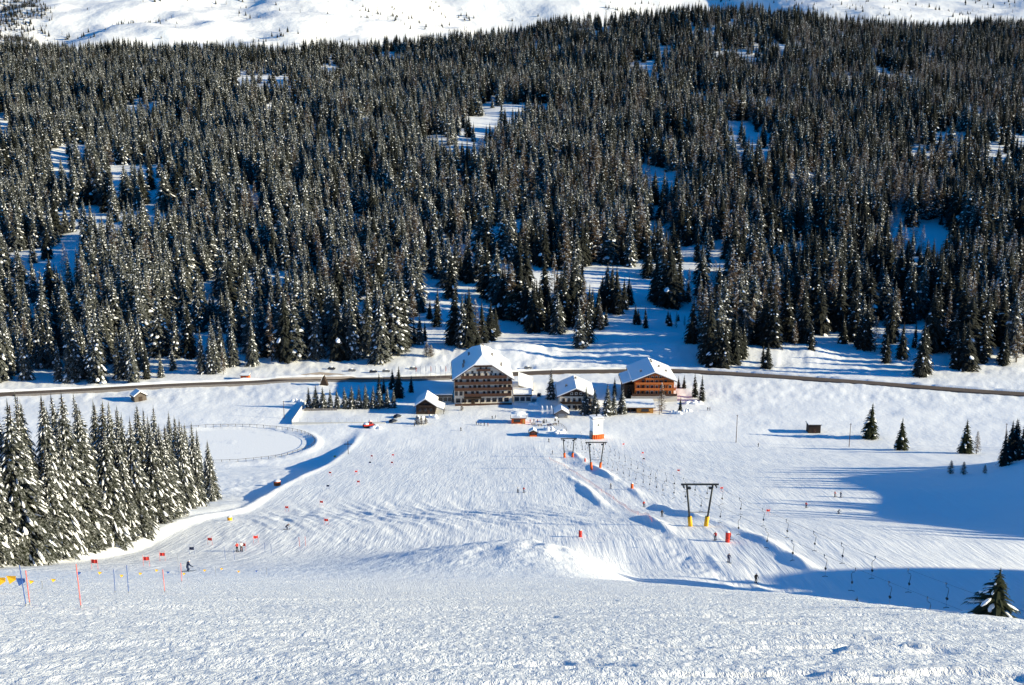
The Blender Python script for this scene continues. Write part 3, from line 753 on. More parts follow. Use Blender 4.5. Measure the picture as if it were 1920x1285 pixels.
# ------------------------------------------------------------------ buildings
_wc = {}
def window(parent, x, z, w, h, y=0.0, frame='white', ry=0.0, face='front'):
    key = (w, h, frame)
    if key not in _wc:
        f = MB()
        f.box(-w / 2 - .1, -w / 2, -.07, .1, -h / 2 - .1, h / 2 + .1).box(w / 2, w / 2 + .1, -.07, .1, -h / 2 - .1, h / 2 + .1)
        f.box(-w / 2, w / 2, -.068, .1, h / 2, h / 2 + .1).box(-w / 2, w / 2, -.09, .1, -h / 2 - .1, -h / 2)
        p = MB().box(-w / 2, w / 2, -.02, .05, -h / 2, h / 2)
        _wc[key] = (f.mesh('window', frame), p.mesh('pane', 'glass'))
    f, p = _wc[key]
    o = link('window', f, parent, (x, y, z), (0, 0, ry)); link('pane', p, o)
    return o
def roof_polys(Wd, y0, y1, he, hr, hip=0.0, hip_run=0.0, dz=0.0, inset=0.0):
    Wd, y0, y1 = Wd - inset, y0 + inset, y1 - inset
    he = he + (hr - he) * inset / (Wd + inset)
    if hip <= 0:
        return [[(-Wd, y0, he + dz), (0, y0, hr + dz), (0, y1, hr + dz), (-Wd, y1, he + dz)], [(0, y0, hr + dz), (Wd, y0, he + dz), (Wd, y1, he + dz), (0, y1, hr + dz)]]
    w = Wd * hip; hb = hr - (hr - he) * hip; a, b = y0 + hip_run, y1 - hip_run
    L = [(-Wd, y0, he), (-w, y0, hb), (0, a, hr), (0, b, hr), (-w, y1, hb), (-Wd, y1, he)]
    Rr = [(Wd, y0, he), (Wd, y1, he), (w, y1, hb), (0, b, hr), (0, a, hr), (w, y0, hb)]
    Fh = [(-w, y0, hb), (w, y0, hb), (0, a, hr)]; Bh = [(w, y1, hb), (-w, y1, hb), (0, b, hr)]
    return [[(x, y, z + dz) for x, y, z in pl] for pl in (L, Rr, Fh, Bh)]
def gable_prof(hw, he, hr, hip=0.0):
    if hip <= 0: return [(-hw, -2.5), (hw, -2.5), (hw, he), (0, hr), (-hw, he)]
    return [(-hw, -2.5), (hw, -2.5), (hw, he), (hw * hip, hr - (hr - he) * hip), (-hw * hip, hr - (hr - he) * hip), (-hw, he)]
def house(name, label, base, hw, length, he, hr, wall='render', roof='wood_brown', over=1.2, hip=0.0, hip_run=0.0, gable=None, gable_z=None, snow=.55, group=None, cat='house', rz=0.0):
    e = empty(name, base, rz); tag(e, label, cat, group)
    slope = (hr - he) / hw
    MB().prism(gable_prof(hw, he - .35, hr - .35, hip), 0, length).build('wall', wall, e)
    hE = he - over * slope
    r = MB().slab(roof_polys(hw + over, -over, length + over, hE, hr, hip * hw / (hw + over), hip_run), .32).build('roof', roof, e)
    if snow: MB().slab(roof_polys(hw + over, -over, length + over, hE, hr, hip * hw / (hw + over), hip_run, snow + .02, .18), snow).build('roof_snow', 'snow', r)
    if gable:
        gz = he - .5 if gable_z is None else gable_z
        xh = hw * (hr - .5 - gz) / (hr - he) if gz > he else hw - .02
        pts = [(-xh, gz), (xh, gz)] + ([(hw - .02, he - .5)] if gz < he - .5 else []) + ([(0, hr - .5)] if hip <= 0 else [(hw * hip, hr - .4 - (hr - he) * hip), (-hw * hip, hr - .4 - (hr - he) * hip)]) + ([(-hw + .02, he - .5)] if gz < he - .5 else [])
        MB().prism(pts, -.06, .02).build('gable_cladding', gable, e)
    return e, r
def balcony(e, x0, x1, z, depth=1.5, m='wood_brown', rail=1.0, posts=True, post_top=None):
    b = MB().box(x0, x1, -depth, 0.0, z - .18, z)
    b.box(x0, x1, -depth - .06, -depth + .03, z + .12, z + rail); b.box(x0, x0 + .09, -depth + .04, -.01, z + .12, z + rail); b.box(x1 - .09, x1, -depth + .04, -.01, z + .12, z + rail)
    o = b.build('balcony', m, e)
    MB().box(x0 - .02, x1 + .02, -depth - .12, -depth + .08, z + rail + .003, z + rail + .11).build('handrail', m, o)
    if posts and post_top:
        for k in range(5):
            xx = x0 + .2 + (x1 - x0 - .4) * k / 4
            MB().box(xx - .09, xx + .09, -depth - .03, -depth + .15, z + rail + .12, post_top).build('post', m, o)
    return o
def chimney(r, x, y, z, h=1.6, s=.6, m='stone'):
    c = MB().box(x - s, x + s, y - s, y + s, z - 1.5, z + h).build('chimney', m, r)
    return c

# ---- the big hotel
b = G(906, 757)
b = Vector((b.x, b.y, -148.0))
hot, roof = house('hotel', 'large white five storey hotel with brown balconies and snowy half-hipped roof', b, 14.2, 36, 12.8, 22.6, over=1.1, hip=.30, hip_run=8.5, cat='hotel', snow=.6, rz=R(4))
for (x, y, z) in [(-9.5, 8, 17.0), (-9.0, 14, 17.4), (-6.2, 24, 18.9), (5.5, 20, 19.4), (9.5, 9, 17.0), (1.2, 30, 22.2)]: chimney(roof, x, y, z, 1.5, .5)
fl = [4.2, 7.25, 10.3, 13.3]
ext = [(-9.4, 13.8), (-14.1, 14.3), (-14.1, 14.3), (-10.9, 11.6)]
for k, (z, (x0, x1)) in enumerate(zip(fl, ext)):
    balcony(hot, x0, x1, z, 1.7, 'wood_brown', 1.25, True, z + 2.85 if k < 3 else None)
balcony(hot, -3.2, 3.6, 17.0, 1.2, 'wood_brown', .8, False)
random.seed(21)
for k, z in enumerate(fl):
    half = (13.2, 13.2, 13.2, 9.8)[k]
    x = -half
    while x < half:
        window(hot, x, z + 1.15, 1.25 if k < 3 else 1.0, 2.0, 0, 'wood_brown' if (int(x) % 3) else 'white')
        x += random.choice((2.3, 2.3, 3.4))
for x in (-5.2, -2.0, 1.1, 4.3): window(hot, x, 16.0, .9, 1.3, 0, 'wood_dark')
for x in (-1.2, 1.6): window(hot, x, 18.3, .8, 1.1, 0, 'wood_dark')
x = -12.4
while x < 13.4:
    window(hot, x, 1.75, 1.9, 1.9, 0, 'wood_brown'); x += 3.0
MB().box(-9.4, -1.0, -2.9, -.08, 3.15, 3.45).box(-9.2, -8.9, -2.7, -2.4, -.5, 3.14).box(-1.5, -1.2, -2.7, -2.4, -.5, 3.14).build('porch', 'wood_dark', hot)
d = MB().box(-5.9, -4.1, -.12, .05, -.2, 2.5).build('door', 'wood_dark', hot); MB().box(-4.45, -4.35, -.2, -.1, 1.0, 1.3).build('handle', 'grey', d)
MB().box(-14.0, 14.0, -3.2, -2.95, -.5, .9).build('terrace_parapet', 'wood_brown', hot)
for z in (17.0,): MB().prism([(-4.4, 18.9), (4.4, 18.9), (4.4, 19.0), (-4.4, 19.0)], -1.2, -.1).build('eave_board', 'wood_brown', hot)
# wings of the hotel: things of their own beside it
def flat_wing(name, label, base, w, dpt, h, wall='render', band='wood_dark', n=3, ww=2.2, snow=.6, cat='annex'):
    e = empty(name, base); tag(e, label, cat)
    MB().box(0, w, 0, dpt, -2.5, h).build('wall', wall, e)
    r = MB().box(-.4, w + .4, -.5, dpt + .3, h + .003, h + .75).build('roof', band, e)
    MB().box(-.3, w + .3, -.4, dpt + .2, h + .755, h + .755 + snow).build('roof_snow', 'snow', r)
    for k in range(n): window(e, w * (k + .5) / n, 1.7, min(ww, w / n * .75), 1.8, 0, 'wood_dark')
    return e
flat_wing('hotel_annex', 'flat roofed glazed passage joining the big hotel to the small chalet', (b.x - 26.5, b.y + 1.5, -148), 11.0, 9, 3.2, 'render', 'wood_dark', 5, 1.7)
flat_wing('hotel_annex', 'low flat roofed white wing with dark fascia beside the big hotel', (b.x + 15.2, b.y + 2.0, -148), 8.6, 10, 3.3, 'render', 'wood_dark', 3, 2.0)
e = empty('hotel_annex', (b.x + 18.0, b.y + 16, -149.0)); tag(e, 'tall annex with one broad snowy lean-to roof behind the low wing', 'annex')
MB().prism([(0, -2.5), (6.5, -2.5), (6.5, 3.2), (0, 5.4)], 0, 24).build('wall', 'render', e)
r = MB().slab([[(-.5, -1, 5.95), (7.2, -1, 3.35), (7.2, 25, 3.35), (-.5, 25, 5.95)]], .3).build('roof', 'wood_brown', e)
MB().slab([[(-.4, -.9, 6.5), (7.0, -.9, 4.0), (7.0, 24.8, 4.0), (-.4, 24.8, 6.5)]], .55).build('roof_snow', 'snow', r)
for x in (2, 5.5): window(e, x, 1.9, 1.3, 1.5)

# ---- small chalet by the slope foot
c1 = G(798, 777); c1.z -= .1
ch, r = house('chalet', 'small dark timber chalet with a lean-to at the foot of the piste', c1, 4.5, 13, 4.6, 7.6, wall='wood_dark', roof='wood_dark', over=.9, snow=.6)
MB().slab([[(4.6, -.6, 4.1), (8.9, -.6, 2.5), (8.9, 9, 2.5), (4.6, 9, 4.1)]], .2).build('lean_to_roof', 'wood_dark', ch)
MB().slab([[(4.75, -.5, 4.6), (8.8, -.5, 3.07), (8.8, 8.9, 3.07), (4.75, 8.9, 4.6)]], .5).build('lean_to_snow', 'snow', ch)
for yy in (0, 4, 8): MB().box(8.5, 8.7, yy, yy + .2, -1.5, 2.25).build('post', 'wood_dark', ch)
for x in (-2.6, 0, 2.6): window(ch, x, 2.2, 1.2, 1.5, 0, 'wood_brown')
window(ch, 0, 5.2, 1.0, 1.0, 0, 'wood_brown'); balcony(ch, -3.2, 3.2, 3.9, 1.0, 'wood_dark', .8, False)
MB().box(1.0, 1.9, -.1, .05, -.4, 2.0).build('door', 'wood_brown', ch)

# ---- white chalet
c2 = G(1080, 769); c2.z = -148
wc, r = house('chalet', 'white walled chalet with dark gable and wooden balcony behind spruces', c2, 8.0, 22, 7.4, 10.9, over=1.3, gable='wood_dark', gable_z=6.9, snow=.55)
balcony(wc, -7.6, 7.6, 3.6, 1.4, 'wood_dark', .95, False)
for x in (-6, -3.4, -.9, 1.7, 4.2, 6.4):
    window(wc, x, 5.2, 1.1, 1.5, 0, 'wood_brown'); window(wc, x, 1.6, 1.2, 1.4, 0, 'wood_brown')
for x in (-2.2, 0, 2.2): window(wc, x, 8.3, .9, 1.0, -.07, 'white')
chimney(r, -4.4, 9, 9.2, 1.3, .5); chimney(r, .6, 17, 10.8, 1.4, .5)
MB().box(-.6, .6, -.12, .03, -.3, 2.1).build('door', 'wood_dark', wc)
for k in (0, 1, 2): MB().box(-7.7 + 7.4 * k, -7.5 + 7.4 * k, -1.4, -1.2, -.5, 3.4).build('post', 'wood_dark', wc)

# ---- kiosk in the hotel's shade
c3 = G(1053, 784); c3.z -= .1
ks, r = house('kiosk', 'little shaded kiosk with snowy gabled roof beside the white banners', c3, 2.8, 7.5, 2.7, 4.4, wall='stone', roof='wood_dark', over=1.0, snow=.4, cat='hut')
MB().box(-1.5, 1.3, -.12, .03, -.4, 2.2).build('shutter', 'grey', ks); window(ks, 2.05, 1.5, .7, .9)

# ---- orange timber hotel
c4 = G(1226, 752); c4.z = -148
oh, r = house('hotel', 'orange timber hotel with three balcony rows and broad snowy gable roof', c4, 10.6, 27, 10.6, 14.6, wall='wood_orange', roof='wood_brown', over=1.7, snow=.6, cat='hotel')
oh.scale.x = .92
for k, (z, x0, x1) in enumerate([(2.9, -12.0, 12.2), (5.8, -10.4, 11.4), (8.7, -10.4, 10.4)]):
    balcony(oh, x0, x1, z, 1.7, 'wood_orange' if k else 'wood_brown', .95, k < 2, z + 2.75 if k < 2 else None)
    for x in np.arange(-8.6, 9.2, 2.45):
        if k == 2 and abs(x) > 6.5: continue
        window(oh, float(x), z + 1.1, 1.3, 1.9, 0, 'white' if int(x * 3) % 2 else 'wood_brown')
for x in np.arange(-8.6, 9.2, 2.9): window(oh, float(x), 1.4, 1.5, 1.4, 0, 'wood_brown')
for x in (-3.4, -1.2, 1.0, 3.2): window(oh, x, 11.9, 1.0, 1.3, 0, 'white')
balcony(oh, -5, 5, 10.95, 1.0, 'wood_orange', .8, False)
MB().box(-12.5, 12.5, -1.0, -.1, -2.0, 2.6).build('plinth', 'render', oh)
for (x, y, z) in [(-6.5, 8, 12.4), (.8, 19, 14.4), (.8, 22.5, 14.4), (4.2, 14, 13.4), (7.6, 10, 12.0)]: chimney(r, x, y, z, 1.3, .5)
MB().box(-15.8, -10.7, 2, 20, -2, 7.6).build('side_wing', 'wood_dark', oh)
MB().slab([[(-17.4, 1, 8.0), (-10.4, 1, 10.2), (-10.4, 21, 10.2), (-17.4, 21, 8.0)]], .3).build('wing_roof', 'wood_brown', oh)
MB().slab([[(-17.2, 1.2, 8.55), (-10.5, 1.2, 10.7), (-10.5, 20.8, 10.7), (-17.2, 20.8, 8.55)]], .45).build('wing_snow', 'snow', oh)

# ---- honey coloured hut in front of it
c5 = G(1205, 775); c5.z -= .05
hh = empty('hut', c5); tag(hh, 'honey coloured log bar hut under a thick slab of snow', 'hut')
MB().box(-2.8, 5.0, 0, 6.5, -1, 2.9).build('wall', 'wood_honey', hh)
for k in range(6): MB().box(-2.9, 5.1, -.12, -.005, .05 + .45 * k, .42 + .45 * k).build('log', 'wood_honey', hh)
r = MB().slab([[(-9.8, -1.4, 3.1), (5.9, -1.4, 3.1), (5.9, 7.6, 4.3), (-9.8, 7.6, 4.3)]], .25).build('roof', 'wood_brown', hh)
MB().slab([[(-9.6, -1.2, 3.9), (5.7, -1.2, 3.9), (5.7, 7.4, 5.1), (-9.6, 7.4, 5.1)]], .72).build('roof_snow', 'snow', r)
MB().box(-9.2, -2.9, 3.5, 6.5, -1, 3.3).build('rear_wall', 'wood_dark', hh)
for x in (-9.2, -6.1): MB().box(x, x + .2, -.9, -.7, -1, 2.9).build('post', 'wood_brown', hh)
window(hh, 1.1, 1.6, 3.4, 1.1, -.13, 'wood_brown'); MB().box(-1.2, 3.4, -.55, -.13, .8, .9).build('counter', 'wood_brown', hh)

# ---- bar on the terrace and hut beside it
c6 = G(972, 795); c6.z -= .05
tb = empty('bar_hut', c6); tag(tb, 'orange red terrace bar under a tall block of snow', 'hut')
MB().box(-3.2, 3.2, 0, 4.5, -1, 2.6).build('wall', 'orange', tb)
r = MB().box(-3.7, 3.7, -.7, 5.0, 2.603, 2.85).build('roof', 'wood_brown', tb)
sn = MB().ball((0, 2.1, 3.9), 1, 3.75, 3.0, 1.5, 14, 8); sn.v = [(x, y, max(2.86, z)) for x, y, z in sn.v]
sn.box(-3.5, 3.5, -.5, 4.8, 2.855, 4.6); sn.build('roof_snow', 'snow', r)
window(tb, -.6, 1.6, 3.0, 1.1, -.02, 'wood_brown'); MB().box(-2.4, 1.4, -.6, -.08, .75, .87).build('counter', 'wood_brown', tb)
MB().box(2.0, 2.9, -.1, .03, -.3, 2.1).build('door', 'wood_honey', tb)
c7 = G(1000, 819); c7.z -= .05
lh, r = house('ticket_hut', 'tiny red brown ticket hut with snow cap at the lift entrance', c7, 1.7, 3.0, 2.1, 3.0, wall='wood_brown', roof='wood_dark', over=.5, snow=.45, cat='hut')
window(lh, 0, 1.5, 1.2, .8, 0, 'orange'); MB().box(-1.6, 1.6, -.16, -.02, -.2, .7).build('front_board', 'orange', lh)

# ---- white drive tower of the lift
c8 = G(1121, 823); c8.z -= .1
wt = empty('lift_tower', c8, R(16)); tag(wt, 'tall white lift station tower with orange padded foot', 'tower')
MB().box(-2.3, 2.3, 0, 4.2, -1, 9.3).build('body', 'white', wt)
MB().box(-2.75, 2.75, -.4, 4.6, 8.6, 9.1).build('cornice', 'white', wt)
r = MB().box(-2.6, 2.6, -.3, 4.5, 9.303, 9.5).build('roof', 'grey', wt); MB().box(-2.55, 2.55, -.25, 4.4, 9.505, 9.95).build('roof_snow', 'snow', r)
MB().tube([(0, 2.1, 9.9), (0, 2.1, 10.6)], .35, 10).build('vent', 'steel', wt)
p = MB()
for k in range(7):
    a0, a1 = math.pi * k / 6, 0
    p.tube([(-2.3 + 4.6 * k / 6, -.25 - .45 * math.sin(math.pi * k / 6), -.6), (-2.3 + 4.6 * k / 6, -.25 - .45 * math.sin(math.pi * k / 6), 2.0)], .52, 10)
p.build('padding', 'orange', wt, smooth=True)
MB().box(-3.1, -2.31, .5, 2.5, -1, 3.2).build('cabinet', 'grey', wt); window(wt, .2, 6.4, .6, .5, 0, 'grey')

# ---- barn, sheds
c9 = G(264, 753)
bn, r = house('barn', 'weathered wooden hay barn alone on the snowy meadow below the road', c9, 3.0, 5.2, 2.9, 4.9, wall='wood_grey', roof='wood_dark', over=.5, snow=.55, rz=R(38), cat='barn')
d = MB().box(-.9, .9, -.1, .03, -.2, 2.3).build('door', 'wood_dark', bn); MB().box(.6, .68, -.16, -.09, 1, 1.25).build('handle', 'grey', d)
for k in range(9): MB().box(-2.98 + .663 * k, -2.98 + .663 * k + .6, -.045, -.002, 2.35, 2.85).build('board', 'wood_grey', bn)
for px, py, nm, lb, m_, sz in [(459, 713, 'shed', 'small red roadside shed in front of a spruce', 'orange', (2.2, 2.4)), (1527, 813, 'hut', 'dark flat roofed hut alone on the open meadow', 'wood_dark', (2.7, 3.9))]:
    p = G(px, py); p.z -= .1
    e = empty(nm, p); tag(e, lb, 'hut')
    hw, hh_ = sz
    MB().box(-hw, hw, 0, hw * 1.5, -1, hh_).build('wall', m_, e)
    r = MB().slab([[(-hw - .4, -.5, hh_ + .25), (hw + .4, -.5, hh_ + .25), (hw + .4, hw * 1.5 + .4, hh_ + .55), (-hw - .4, hw * 1.5 + .4, hh_ + .55)]], .2).build('roof', 'wood_dark', e)
    MB().slab([[(-hw - .3, -.4, hh_ + .56), (hw + .3, -.4, hh_ + .56), (hw + .3, hw * 1.5 + .3, hh_ + .86), (-hw - .3, hw * 1.5 + .3, hh_ + .86)]], .28).build('roof_snow', 'snow', r)
    d = MB().box(-.5, .6, -.06, .02, -.3, 2.0).build('door', 'wood_brown', e); MB().box(.4, .48, -.12, -.055, .9, 1.1).build('handle', 'grey', d)
    for k in range(5): MB().box(-hw + k * hw * .4 + .02, -hw + (k + 1) * hw * .4 - .06 if k < 4 else hw - .02, -.035, -.002, 2.1, hh_ - .05).build('board', m_, e)
p = G(607, 723); e = empty('shelter', p); tag(e, 'steep tent shaped shelter by the roadside wall', 'shelter')
MB().prism([(-2.2, -.6), (2.2, -.6), (.25, 4.6), (-.25, 4.6)], 0, 3).build('wall', 'wood_dark', e)
MB().slab([[(-2.6, -.3, -.2), (-.3, -.3, 5.0), (-.3, 3.3, 5.0), (-2.6, 3.3, -.2)]], .25).build('roof_snow', 'snow', e)

# ------------------------------------------------------------------ tennis court, pond, fences
A, B_, D_ = G(548, 796), G(722, 797), G(566, 767)
zc = -148.3
cw = MB().box(A.x, B_.x, A.y - .3, A.y, zc - 1, zc + 1.1); e = cw.build('court_wall', 'concrete'); tag(e, 'long pale wall on the near side of the tennis court', 'wall')
e = MB().box(A.x - .3, A.x - .01, A.y + .01, D_.y + 10, zc - 1, zc + 1.8).build('court_wall', 'concrete'); tag(e, 'pale end wall of the tennis court catching the sun', 'wall')
e = empty('court_fence', (A.x, A.y, zc + 1.1)); tag(e, 'wire mesh fence on posts along the tennis court wall', 'fence')
pm = MB().tube([(0, 0, 0), (0, 0, 1.9)], .05, 5).mesh('post', 'grey')
for k in range(13): link('post', pm, e, ((B_.x - A.x) * k / 12, -.15, 0))
for z in (.5, 1.1, 1.85): MB().tube([(0, -.15, z), (B_.x - A.x, -.15, z)], .018, 4).build('wire', 'grey', e)
e = empty('hedge_fence', G(570, 771)); tag(e, 'grey board fence at the foot of the young spruce row', 'fence')
for k in range(10): MB().box(1.6 * k, 1.6 * k + 1.5, 0, .08, -.3, 1.3).build('board', 'stone', e)
e = empty('pond_fence', (POND[0], POND[1], -148.3)); tag(e, 'low post and rail fence curving round the frozen pond', 'fence')
pm = MB().tube([(0, 0, -.6), (0, 0, 1.1)], .09, 5).mesh('post', 'wood_dark')
ring = []
for k in range(76):
    a = 2 * math.pi * k / 76
    x, y = POND[2] * 1.1 * math.cos(a), POND[3] * 1.1 * math.sin(a)
    z = float(HH(POND[0] + x, POND[1] + y)) + 148.3
    link('post', pm, e, (x, y, z)); ring.append((x, y, z + .95))
MB().tube(ring + ring[:1], .07, 4).build('rail', 'wood_dark', e)
V = [(POND[0], POND[1], -148.52)] + [(POND[0] + POND[2] * .99 * math.cos(2 * math.pi * k / 64), POND[1] + POND[3] * .99 * math.sin(2 * math.pi * k / 64), -148.52) for k in range(64)]
o = link('pond_ice', npmesh('pond_ice', V, [(0, 1 + k, 1 + (k + 1) % 64) for k in range(64)], [M['snow']])); tag(o, 'flat snow covered frozen pond', None, kind='structure')

# ------------------------------------------------------------------ drag lift
def lift_pylon(base, h, top_w, foot_w, label, boot):
    e = empty('lift_pylon', base); tag(e, label, 'pylon', 'drag lift pylons')
    for s in (-1, 1):
        MB().tube([(s * foot_w / 2, 0, -.6), (s * top_w * .40, 0, h)], .20, 8).build('leg', 'steel', e, smooth=True)
        f = .23
        MB().tube([(s * foot_w / 2, 0, -.3), (s * (foot_w / 2 + (top_w * .40 - foot_w / 2) * f), 0, h * f)], .46, 10).build('padding', boot, e, smooth=True)
    MB().box(-top_w / 2 - .5, top_w / 2 + .5, -.14, .14, h - .1, h + .22).build('crossarm', 'steel', e)
    MB().box(-foot_w * .72, foot_w * .72, -.06, .06, h * .33, h * .33 + .14).build('tie_bar', 'grey', e)
    for s in (-1, 1):
        sh = MB()
        for yy in (-.55, -.2, .2, .55): sh.tube([(s * top_w / 2 - .08, yy, h - .38), (s * top_w / 2 + .08, yy, h - .38)], .17, 10)
        sh.box(s * top_w / 2 - .14, s * top_w / 2 - .09, -.75, .75, h - .45, h - .3).box(s * top_w / 2 - .05, s * top_w / 2 + .05, -.08, .08, h - .45, h - .1)
        sh.build('sheave_train', 'steel', e)
    for s in (-1, 1): MB().box(s * top_w * .32 - .3, s * top_w * .32 + .3, -.3, .3, h - .9, h - .5).build('floodlight', 'steel', e)
    return e
pp = [('far', G(1066, 858), 7.0, 5.4, 'orange', 'smallest V-shaped lift pylon nearest the white lift tower'), ('mid', G(1117, 879), 7.8, 6.4, 'orange', 'middle V-shaped lift pylon with orange padded feet'),
      ('near', G(1309, 987), 7.7, 6.6, 'yellow', 'largest V-shaped steel lift pylon with yellow padded feet')]
tops = []
c8t = Vector((c8.x, c8.y + 1, c8.z + 6.5)); tops.append((c8t, 4.0))
for nm, p, h, w, boot, lb in pp:
    h = max(6.2, (-q({'far': 823, 'mid': 830, 'near': 909}[nm]) * p.y) - p.z)
    lift_pylon(p, h, w, {'far': 3.0, 'mid': 2.9, 'near': 3.1}[nm], lb, boot); tops.append((p + Vector((0, 0, h - .35)), w))
pN = Vector((56, 85, float(HH(56, 85)))); lift_pylon(pN, 7.2, 6.6, 3.1, 'steel lift pylon on the shaded bank above the others', 'yellow'); tops.append((pN + Vector((0, 0, 6.85)), 6.6))
cables = []
for s in (-1, 1):
    pts = []
    for (a, wa), (b2, wb_) in zip(tops[:-1], tops[1:]):
        for k in range(12):
            f = k / 12; v = a.lerp(b2, f); v.x += s * (wa + (wb_ - wa) * f) / 2; v.z -= 4 * f * (1 - f) * (a - b2).length * .012
            pts.append(v)
    pts.append(tops[-1][0] + Vector((s * tops[-1][1] / 2, 0, 0)))
    o0 = pts[0].copy()
    e = MB().tube([p - o0 for p in pts], .013, 5).build('haul_cable', 'steel', None, o0); tag(e, 'thin steel haul cable of the drag lift, ' + ('uphill strand on the piste side' if s < 0 else 'downhill strand on the wood side'), 'cable')
    cables.append(pts)
hook = MB().tube([(0, 0, 0), (0, 0, -.35), (.10, 0, -.55), (.34, 0, -.62), (.44, 0, -.85), (.40, 0, -1.25), (.30, 0, -1.9)], .035, 6).mesh('arm', 'steel', True)
reel = MB().tube([(.30, -.13, -2.05), (.30, .13, -2.05)], .13, 10).box(.23, .37, -.08, .08, -2.25, -1.9).mesh('reel', 'steel')
rope = MB().tube([(.30, 0, -2.2), (.30, 0, -3.3)], .015, 4).mesh('rope', 'grey')
bar = MB().tube([(-.1, 0, -3.3), (.30, 0, -3.22), (.70, 0, -3.3)], .04, 6).mesh('seat_bar', 'black')
clamp = MB().box(-.06, .06, -.12, .12, -.08, .1).mesh('clamp', 'grey')
random.seed(5)
for ci, pts in enumerate(cables):
    acc = 0.0; L = [0.0]
    for a, b2 in zip(pts[:-1], pts[1:]): L.append(L[-1] + (b2 - a).length)
    dist = 24.0 + 4 * ci
    while dist < L[-1] - 6:
        i = max(0, int(np.searchsorted(L, dist)) - 1); f = (dist - L[i]) / (L[i + 1] - L[i]); v = pts[i].lerp(pts[i + 1], f)
        e = empty('drag_bar', v, random.uniform(-.5, .5) + (math.pi if random.random() < .15 else 0))
        tag(e, 'hooked drag lift T-bar hanging from the piste side cable' if ci == 0 else 'hooked drag lift T-bar hanging from the wood side cable', 'T-bar', 'T-bars on the piste side cable' if ci == 0 else 'T-bars on the wood side cable')
        for nm, me in (('clamp', clamp), ('arm', hook), ('reel', reel), ('rope', rope), ('seat_bar', bar)): link(nm, me, e)
        dist += random.uniform(8.5, 11.5)
def cushion(px, py, h, r, m, label, cat='cushion'):
    p = G(px, py); e = empty('crash_cushion', p); tag(e, label, cat)
    MB().tube([(0, 0, -.2), (0, 0, .15), (0, 0, h * .85), (0, 0, h)], r, 12).build('pad', m, e, smooth=False)
    MB().ball((0, 0, h), r * .98, 1, 1, .35).build('snow_cap', 'snow', e, smooth=True)
    MB().tube([(0, 0, h * .46), (0, 0, h * .50)], r * 1.02, 12).build('strap', 'black', e)
cushion(1185, 916, 1.5, .42, 'orange', 'orange crash cushion standing beside the lift track')
cushion(1097, 866, 1.4, .35, 'pink', 'slim pinkish marker cushion between the two smaller pylons')
cushion(1088, 1007, 1.4, .32, 'red', 'red marker cushion standing at the tip of the bright snow bank')
cushion(1364, 1017, 2.0, .42, 'red', 'red padded lift post at the fork of the drag lift track')
cushion(520, 911, 1.6, 1.1, 'orange', 'fat orange cushion lying in tracked snow beside the piste')
cushion(431, 976, .8, .5, 'yellow', 'yellow cushion at the piste edge near the sunlit bank')
cushion(131, 1042, .7, .45, 'yellow', 'yellow cushion half hidden at the foot of the dense spruces')
cushion(628, 857, .7, .5, 'yellow', 'small yellow cushion by the wooden cross post')

# safety net beside the lift
npx = [(1030, 861), (1058, 874), (1082, 890), (1105, 905), (1128, 922), (1150, 936), (1172, 951), (1196, 965), (1222, 980)]
nv = [G(*a) for a in npx]
e = empty('safety_net', nv[0]); tag(e, 'sagging pink safety net between piste and lift track', 'net')
for k, a in enumerate(nv):
    MB().tube([a - nv[0] + Vector((0, 0, -.3)), a - nv[0] + Vector((0, 0, .85))], .03, 5).build('post', 'pink', e)
for a, c in zip(nv[:-1], nv[1:]):
    mb = MB()
    for r_ in range(6):
        pts = []
        for k in range(6):
            f = k / 5; v = a.lerp(c, f); v.z = float(HH(v.x, v.y)) + .1 + r_ * .13 - .12 * math.sin(math.pi * f) * r_ / 5; pts.append(v - nv[0])
        mb.tube(pts, .014, 3)
    for k in range(14):
        f = k / 14; v = a.lerp(c, f); z = float(HH(v.x, v.y)) - nv[0].z; v = v - nv[0]
        mb.tube([(v.x, v.y, z + .05), (v.x, v.y, z + .75)], .012, 3)
    mb.build('mesh_panel', 'net', e)

# ------------------------------------------------------------------ poles
for px, py, tp, lb in [(1380, 830, 778, 'wooden utility pole beside the groomed lift slope'), (1592, 838, 794, 'thin wooden utility pole between the dark hut and lone spruce'), (1883, 840, 794, 'wooden utility pole beyond the broad meadow spruce'),
                       (533, 785, 752, 'wooden lamp pole at the corner of the tennis court'), (1236, 778, 762, 'short signal pole beside the honey coloured hut')]:
    p = G(px, py); h = -q(tp) * p.y - p.z
    e = empty('utility_pole', p); tag(e, lb, 'pole')
    MB().tube([(0, 0, -.5), (0, 0, h)], .16, 7, .11).build('shaft', 'wood_brown', e); MB().box(-.5, .5, -.05, .05, h - .5, h - .38).build('crossbar', 'wood_brown', e)
p = G(653, 852); e = empty('wooden_cross', p); tag(e, 'tall wooden cross standing on the snow bank beside the piste', 'cross')
MB().box(-.1, .1, -.1, .1, -.4, 5.6).build('shaft', 'wood_dark', e); MB().box(-1.6, 1.6, -.08, .08, 4.1, 4.35).build('crossbeam', 'wood_dark', e)
